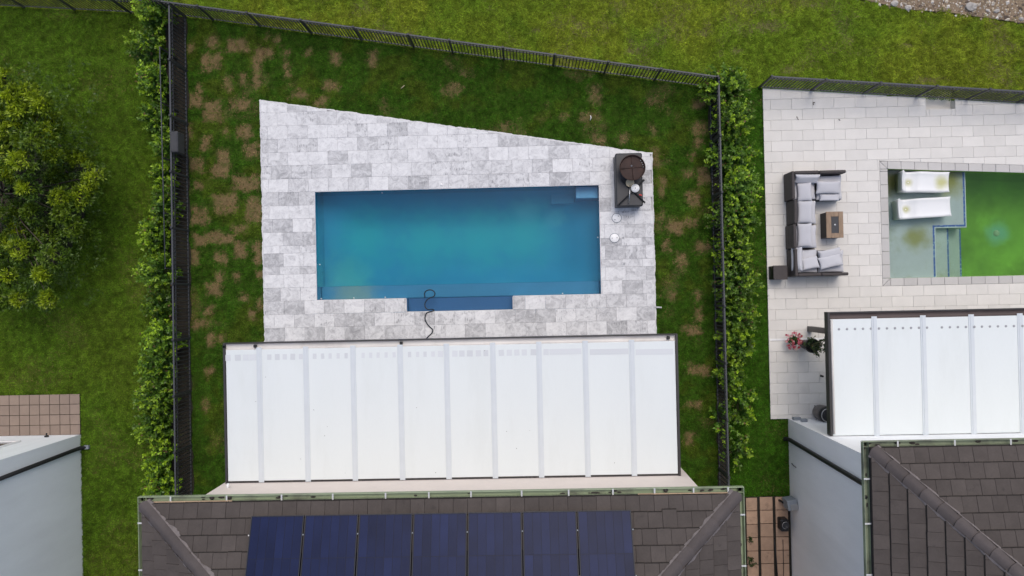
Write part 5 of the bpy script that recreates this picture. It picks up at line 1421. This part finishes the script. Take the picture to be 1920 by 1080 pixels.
# ------------------------------------------------------------------ grill corner on the blue pool deck
def grill_corner():
    z = .56; a, b = G(1153.5, 287.5, z), G(1206, 386, z); x0, x1, y1, y0 = a.x, b.x, a.y, b.y; x1 = G(1205, 340, z).x
    t = thing('storage_chest', 'charcoal covered chest on the right end of the blue pool deck', 'chest', ((x0+x1)/2, (y0+y1)/2, DZ))
    mb = MB(); mb.cbox(x0+.015, x1-.015, y0+.015, y1-.015, DZ, z-.10, .02); mb.build('body', M['charcoal'], t)
    mb = MB(); mb.cbox(x0, x1, y0, y1, z-.098, z, .03); mb.build('lid', M['charcoal'], t)
    # rusty dish
    c_ = G(1186, 314, .95); rr = 24.5 / (FPX / (CAMZ - .95))
    b_ = thing('fire_bowl', 'rusty round fire bowl on the charcoal chest', 'bowl', (c_.x, c_.y, z))
    prof = [(.10, .02), (.22, .05), (.32, .14), (rr-.02, .28), (rr, .38), (rr-.004, .39), (rr-.018, .385), (rr-.035, .28), (.30, .165), (.20, .10), (0.0, .085)]
    mb = MB(); mb.lathe((c_.x, c_.y, z), prof, 32); mb.build('bowl', M['rust'], b_)
    mb = MB(); mb.lathe((c_.x, c_.y, z+.30), [(rr-.036, 0), (rr-.036, .008), (rr-.05, .009)], 28, False); mb.build('grate_plate', M['rust'], b_)
    for ang in (math.radians(4), math.radians(94)):
        d = Vector((math.cos(ang), math.sin(ang), 0)) * (rr-.03); q = Vector((c_.x, c_.y, z+.318)); mb = MB(); mb.tube([q-d, q+d], .010, 7); mb.build('grate_bar', M['rust'], b_)
    for k in range(4):
        an = 2.1 - k * .22 - 1.4; mb = MB(); mb.lathe((c_.x+math.cos(an)*(rr-.06), c_.y+math.sin(an)*(rr-.06), z+.335), [(.014, 0), (.014, .01), (0, .012)], 8); mb.build('bolt', M['steel'], b_)
    mb = MB(); mb.lathe((c_.x-.01, c_.y+.06, z+.312), [(.03, 0), (.03, .006), (0, .012)], 10); mb.build('lifting_knob', M['steel'], b_)
    # folding cross stand lying on the chest
    s = thing('folding_stand', 'black crossed folding legs lying on the charcoal chest below the fire bowl', 'stand', ((x0+x1)/2, G(1186, 362, z).y, z))
    zz = z + .03
    for i, ((p, q), (r, v)) in enumerate((((1165, 337), (1208, 379)), ((1208, 337), (1160, 384)))):
        A, B = G(p, q, zz + i*.035), G(r, v, zz + i*.035); mb = MB(); mb.tube([A, B], .022, 8); mb.build('leg', M['black'], s)
        mb = MB(); d = (B - A).normalized(); mb.tube([B - d*.03 if i == 0 else A - d*.0, B + d*.03 if i == 0 else A + d*.05], .03, 8); mb.build('foot_cap', M['black'], s)
    # pizza peel
    p = thing('wooden_peel', 'pale round peel with a metal handle lying below the fire bowl', 'peel', G(1181, 345, z).to_tuple())
    c2 = G(1181.5, 342.5, z + .11); mb = MB(); mb.lathe((c2.x, c2.y, z+.085), [(.125, 0), (.125, .012), (.12, .014), (0, .014)], 22); mb.build('blade', M['wood_pale'], p)
    e = G(1179.5, 381, z + .11); mb = MB(); mb.tube([(c2.x, c2.y-.08, z+.108), (e.x, e.y, z+.108)], .014, 8); mb.build('handle', M['steel'], p)
    c3 = G(1191.5, 352.5, z+.14); l = thing('white_lid', 'small round white lid with a dark centre knob beside the peel', 'lid', (c3.x, c3.y, z))
    mb = MB(); mb.lathe((c3.x, c3.y, z+.09), [(.112, 0), (.125, .01), (.122, .03), (0, .034)], 24); mb.build('disc', M['white_plastic'], l)
    mb = MB(); mb.lathe((c3.x, c3.y, z+.124), [(.014, 0), (.014, .01), (0, .012)], 8); mb.build('knob', M['black'], l)
    A, B = G(1193, 364, z+.07), G(1203, 366, z+.07); tl = thing('lighter', 'red handled lighter lying near the white lid', 'lighter', ((A+B)/2).to_tuple())
    mb = MB(); mb.tube([A, A.lerp(B, .6)], .009, 6); mb.build('barrel', M['black'], tl)
    mb = MB(); mb.obox(A.lerp(B, .8), (.09, .035, .025), rz=-.3, ch=.005); mb.build('grip', M['red'], tl)
grill_corner()
# skimmer lids and drains
for px, py, lb in ((1156, 409, 'round white skimmer lid nearest the charcoal chest'), (1152, 446.5, 'round white skimmer lid farther from the charcoal chest')):
    g = G(px, py); t = thing('skimmer_lid', lb, 'lid', (g.x, g.y, DZ), 'skimmer lids in the deck')
    mb = MB(); mb.lathe((g.x, g.y, DZ+.002), [(.15, .0), (.15, .003), (.14, .004), (0, .004)], 26); mb.build('collar', M['grey_box'], t)
    mb = MB(); mb.lathe((g.x, g.y, DZ+.004), [(.132, .0), (.132, .010), (.128, .013), (0, .013)], 26); mb.build('disc', M['white_plastic'], t)
    for a in (.8, 3.9) if py < 420 else (0.1, 3.2):
        mb = MB(); mb.lathe((g.x + .075*math.cos(a), g.y + .075*math.sin(a), DZ+.018), [(.018, 0), (.018, .002), (0, .003)], 8); mb.build('finger_hole', M['dot'], t)
for px, py, lb in ((1168, 398, 'tiny dark deck drain just below the charcoal chest'), (1168, 446, 'tiny dark deck drain beside the farther skimmer lid'), (1170, 495, 'tiny dark deck drain nearest the patio canopy')):
    g = G(px, py); mb = MB(); mb.lathe((g.x, g.y, DZ), [(.028, 0), (.028, .006), (.02, .008), (0, .006)], 12); mb.single('deck_drain', M['dot'], lb, 'drain', 'small deck drains')
g = G(828, 347); mb = MB(); mb.lathe((g.x, g.y, DZ), [(.035, 0), (.037, .012), (.02, .025), (0, .027)], 14); mb.single('water_filler', M['white_plastic'], 'small white round fitting on the upper pool edge', 'fitting')
a, b = G(1228, 576), G(1240, 576.5); mb = MB(); mb.tube([(a.x, a.y, .02), (b.x, b.y, .05)], .025, 8); mb.single('pipe_stub', M['strap'], 'short pale pipe stub sticking out of the right deck edge', 'pipe')
# hose
hp = [(797,558,-.06),(796,550,-.06),(800,545,-.06),(807,543.5,-.05),(813,546,-.05),(815.5,551,-.06),(813,556,-.07),(806,558.5,-.08),(800,563,-.08),(796.5,570,-.08),(798,577,-.07),(803,580.5,-.05),(810,580,-.02),(814,582,.03),(808,584,.05),(800,587,.05),(797,594,.05),(798,602,.05),(804,611,.05),(811,618,.05),(810,624,.05),(804,630,.05),(799,636,.05),(797,645,.05)]
pts = [G(a, b, z) for a, b, z in hp]; sm = []
for i in range(len(pts) - 1):
    p0, p1, p2, p3 = pts[max(i-1, 0)], pts[i], pts[i+1], pts[min(i+2, len(pts)-1)]
    for k in range(5):
        u = k / 5; sm.append(0.5 * ((2*p1) + (p2-p0)*u + (2*p0-5*p1+4*p2-p3)*u*u + (3*p1-p0-3*p2+p3)*u**3))
mb = MB(); mb.tube(sm, .017, 8); mb.single('pool_hose', M['hose'], 'thin dark coiled hose running from the pool step over the deck', 'hose')

# ------------------------------------------------------------------ things by the neighbour's canopy
def by_canopy():
    # black tall planter with a leafy plant
    g = G(1506, 645); t = thing('tall_planter', 'tall black planter with a loose green plant beside the canopy edge', 'planter', (g.x, g.y, RPZ))
    mb = MB(); mb.lathe((g.x, g.y, RPZ), [(.12, 0), (.2, .62), (.215, .64), (.215, .68), (.185, .68), (.18, .6), (0, .58)], 20); mb.build('pot', M['black'], t)
    (P, D, Ln, Wd, C), sh = shrub_data(22, .42, .38, .75, .09, .45, (.06, .09, .02), (.02, .045, .012), per=16, seed=901, lean=(.1, -.05))
    off = np.array((g.x, g.y, RPZ + .55)); Q, C = leaf_cloud(P + off, D, Ln, Wd, C); tri_cloud('foliage', Q, C, M['leaf'], t)
    mb = MB()
    for (b, m_, tp) in sh: mb.tube([Vector((g.x, g.y, RPZ+.55)), Vector(b+off), Vector(m_+off), Vector(tp+off)], [.012, .009, .006, .003], 5, cap=False)
    mb.build('stem', M['stem'], t)
    g = G(1489, 639, .3); t = thing('flower_pot', 'potted plant covered in pink flowers at the patio edge', 'flower pot', (g.x, g.y, RPZ))
    mb = MB(); mb.lathe((g.x, g.y, RPZ), [(.09, 0), (.13, .2), (.14, .22), (.12, .22), (0, .19)], 16); mb.build('pot', M['black'], t)
    (P, D, Ln, Wd, C), sh = shrub_data(20, .22, .2, .25, .06, .5, (.09, .16, .03), (.04, .09, .02), per=10, seed=905); off = np.array((g.x, g.y, RPZ+.17))
    Q, C = leaf_cloud(P + off, D, Ln, Wd, C); tri_cloud('foliage', Q, C, M['leaf'], t)
    r = np.random.default_rng(5); Ps, Ds, Ls, Ws, Cs = [], [], [], [], []
    for k in range(60):
        a = r.uniform(0, 6.28); q = math.sqrt(r.random()) * .29; p = np.array((g.x + q*math.cos(a), g.y + q*math.sin(a) * .95, RPZ + .38 - q*q*1.8 + r.uniform(-.03, .03)))
        n = 9; an = np.linspace(0, 6.28, n, endpoint=False); d = unit(np.stack([np.cos(an), np.sin(an), np.full(n, .5)], -1))
        cc = np.array([(.55, .12, .17), (.66, .30, .33), (.64, .46, .42), (.45, .07, .09)][r.integers(4)])
        Ps.append(np.tile(p, (n, 1))); Ds.append(d); Ls.append(np.full(n, .042)); Ws.append(np.full(n, .032)); Cs.append(np.tile(cc, (n, 1)) * r.uniform(.85, 1.15, (n, 1)))
    P, D, Ln, Wd, C = [np.concatenate(a) for a in (Ps, Ds, Ls, Ws, Cs)]; Q, C = leaf_cloud(P, D, Ln, Wd, C); tag(tri_cloud('flowers', Q, C, M['flower'], t), kind='stuff')
    # round smoker by the wall
    g = G(1536, 772, .1); t = thing('barrel_smoker', 'round taupe and black smoker with a silver rim by the grey wall', 'smoker', (g.x, g.y, RPZ))
    mb = MB(); mb.lathe((g.x, g.y, RPZ+.06), [(.16, 0), (.22, .05), (.24, .25), (.24, .45), (.22, .5), (0, .5)], 24); mb.build('drum', M['taupe'], t)
    mb = MB(); mb.lathe((g.x, g.y, RPZ+.565), [(.225, 0), (.235, .03), (.21, .12), (.14, .18), (0, .2)], 24); ld = mb.build('lid', M['black'], t)
    mb = MB(); n = 28; mb.tube([(g.x + .19*math.cos(2*math.pi*i/n), g.y + .19*math.sin(2*math.pi*i/n), RPZ+.72) for i in range(n+1)], .014, 6, cap=False); mb.build('rim_ring', M['steel'], ld)
    for k in range(3):
        an = 2.1*k; mb = MB(); mb.tube([(g.x+.14*math.cos(an), g.y+.14*math.sin(an), RPZ+.1), (g.x+.2*math.cos(an), g.y+.2*math.sin(an), RPZ)], .015, 6); mb.build('leg', M['black'], t)
    # small dark spike light
    for px, py, lb in ((1540, 705, 'small black garden spotlight by the canopy edge'),):
        g = G(px, py, .1); t = thing('garden_spotlight', lb, 'light', (g.x, g.y, RPZ))
        mb = MB(); mb.tube([(g.x, g.y, RPZ), (g.x, g.y, RPZ+.1)], .012, 6); mb.build('stake', M['black'], t); mb = MB(); mb.tube([(g.x-.05, g.y+.02, RPZ+.12), (g.x+.04, g.y-.01, RPZ+.12)], .03, 9); mb.build('head', M['black'], t)
by_canopy()

# side passage equipment
def side_kit():
    g = G(1462, 946, .55); t = thing('electrical_box', 'tilted grey electrical box fixed low on the right house wall', 'electrical box', (RWX - .2, g.y, .3))
    mb = MB(); mb.obox((RWX-.16, g.y, .45), (.30, .30, .42), rz=.15, ch=.015); mb.build('housing', M['grey_box'], t)
    mb = MB(); mb.obox((RWX-.12, g.y-.05, .67), (.20, .17, .02), rz=.15, ch=.005); mb.build('cover_plate', M['steel'], t)
    mb = MB(); mb.tube([(RWX-.34, g.y-.02, 0.03), (RWX-.32, g.y-.02, .3)], .03, 8); mb.build('conduit', M['black'], t)
    g = G(1470, 984, .25); t = thing('pool_pump', 'black square pump unit with a round top against the right house', 'pump', (g.x, g.y, .03))
    mb = MB(); mb.cbox(g.x-.12, g.x+.12, g.y-.18, g.y+.18, .03, .34, .03); mb.build('housing', M['black'], t)
    mb = MB(); mb.lathe((g.x+.01, g.y+.02, .34), [(.105, 0), (.105, .03), (.085, .035), (.08, .012), (0, .012)], 22); mb.build('round_top', M['charcoal'], t)
    n = 22; mb = MB(); mb.tube([(g.x+.01+.1*math.cos(a), g.y+.02+.1*math.sin(a), .376) for a in [1.2 + 3.6*i/n for i in range(n+1)]], .007, 6); mb.build('rim', M['steel'], t)
    for px0, px1, lb in ((1452, 1459, 'black pipe lying along the joint of the terracotta path'), (1468, 1469, 'thin black pipe leading down from the pump')):
        A, B = G(px0, 1012, .05), G(px1, 1100, .05); mb = MB(); mb.tube([A, A.lerp(B, .5) + Vector((.01, 0, 0)), B], .016 if px0 < 1460 else .009, 7); mb.single('path_pipe', M['black'], lb, 'pipe')
    mb = MB()
    for i, (px, py) in enumerate(((1404, 1012), (1410, 1056), (1406, 1048))):
        g = G(px, py, .05); (P, D, Ln, Wd, C), sh = shrub_data(9, .13, .12, .18, .055, .5, (.08, .15, .02), (.03, .07, .01), per=9, seed=950+i)
        t = thing('path_weed', ['small weed in the terracotta path beside the main house gutter', 'bright weed lower down in the terracotta path', 'darker weed touching the bright one in the path'][i], 'weed', (g.x, g.y, .01), 'weeds in the path')
        off = np.array((g.x, g.y, .02)); Q, C = leaf_cloud(P + off, D, Ln, Wd, C); tri_cloud('foliage', Q, C, M['leaf'], t)
side_kit()

# ------------------------------------------------------------------ gravel bank
def gravel():
    mb = MB(); P = [(p.x, p.y, -.012) for p in GRAV]; far = 40
    poly = [(p.x, p.y) for p in GRAV] + [(GRAV[-1].x + 10, GRAV[-1].y), (GRAV[-1].x + 10, far), (GRAV[0].x - 12, far), (GRAV[0].x - 3, GRAV[0].y + 1.2)]
    mb.prism(poly, -.2, .004); tag(mb.build('gravel_bank', M['gravel']), kind='structure')
    n = 7000; x = rng.uniform(GRAV[0].x - 2, 16.6, n); y = rng.uniform(7.5, 10.0, n)
    lim = np.interp(x, gx, gy) + rng.normal(0, .05, n); k = (y > lim) & (x > gx[0] - .2); x, y = x[k], y[k]; n = len(x)
    s = np.clip(rng.lognormal(-3.75, .6, n), .012, .11)
    base = np.array([(1,0,0),(-1,0,0),(0,1,0),(0,-1,0),(0,0,1),(0,0,-1)], float)
    fc = [(0,2,4),(2,1,4),(1,3,4),(3,0,4),(2,0,5),(1,2,5),(3,1,5),(0,3,5)]
    V_ = base[None] * s[:, None, None] * rng.uniform(.6, 1.2, (n, 6, 1)) * np.array((1, .85, .6))
    an = rng.uniform(0, 6.28, n); ca, sa = np.cos(an), np.sin(an)
    X = V_[..., 0]*ca[:, None]-V_[..., 1]*sa[:, None]; Y = V_[..., 0]*sa[:, None]+V_[..., 1]*ca[:, None]
    V_ = np.stack([X + x[:, None], Y + y[:, None], V_[..., 2] + .01], -1)
    T = V_[:, np.array(fc), :].reshape(-1, 3, 3)
    pal = np.array([(.52,.46,.37),(.62,.58,.52),(.30,.22,.15),(.16,.12,.09),(.45,.36,.24)]); c_ = pal[rng.integers(0, 5, n)] * rng.uniform(.75, 1.2, (n, 1))
    tag(tri_cloud('gravel', T, np.repeat(c_, 8, 0), M['stone']), 'tan and white gravel on the bank at the top right', 'gravel', kind='stuff')
    rocks = [(1820, 13, .155, 'largest pale rock on the gravel bank'), (1676, 7, .10, 'dark edged rock at the left end of the gravel bank'), (1868, 21, .07, 'small pale rock right of the largest gravel bank rock'), (1702, 15, .09, 'flat rock sunk in the gravel near the lawn edge'),
             (1914, 36, .06, 'white rock at the right frame edge of the gravel'), (1851, 20, .05, 'small white rock below right of the largest rock')]
    for i, (px, py, s, lb) in enumerate(rocks):
        g = G(px, py); mb = MB(); r = np.random.default_rng(60 + i); m_ = 10; P, F = [], []
        for a in range(7):
            th = math.pi * a / 6
            for b in range(m_):
                ph = 2 * math.pi * b / m_; k = s * (1 + r.uniform(-.18, .18))
                P.append((g.x + k * 1.15 * math.sin(th) * math.cos(ph), g.y + k * .95 * math.sin(th) * math.sin(ph), .02 + k * .62 * math.cos(th)))
        for a in range(6):
            for b in range(m_): F.append((a*m_+b, (a+1)*m_+b, (a+1)*m_+(b+1) % m_, a*m_+(b+1) % m_))
        mb.add(P, F); mb.single('bank_rock', M['rock'], lb, 'rock', 'rocks on the gravel bank')
gravel()

# ------------------------------------------------------------------ small litter
def litter():
    for px, py, rz, m, lb in ((1280, 217, 1.4, 'white_plastic', None), (755, 163, .7, 'wood_pale', 'pale curled twig lying on the lawn above the pool deck'), (1107, 221, 1.5, 'white_plastic', 'thin white stick on a dead patch of the lawn')):
        if not lb: continue
        g = G(px, py, .06); d = Vector((math.cos(rz), math.sin(rz), 0)) * .07; mb = MB(); mb.tube([g - d, g + Vector((.02, .01, .01)), g + d], .012, 6); mb.single('twig', M[m], lb, 'twig')
    g = G(1495, 199, RPZ); 
    for px, py, lb in ((1524, 193, 'dry brown leaf scrap at the top of the pale patio'), (1495, 222, 'tiny dark leaf on the pale patio left of centre'), (1572, 224, 'tiny dark leaf on the pale patio right of the other')):
        g = G(px, py, RPZ + .006); mb = MB()
        for k in range(3):
            a = random.uniform(0, 6.28); d = Vector((math.cos(a), math.sin(a), .15)) * random.uniform(.03, .08); sdv = Vector((-d.y, d.x, 0)) * .25
            mb.add([g, g + d * .5 + sdv, g + d, g + d * .5 - sdv], [(0, 1, 2, 3)])
        mb.single('leaf_scrap', M['bark'], lb, 'leaf')
litter()
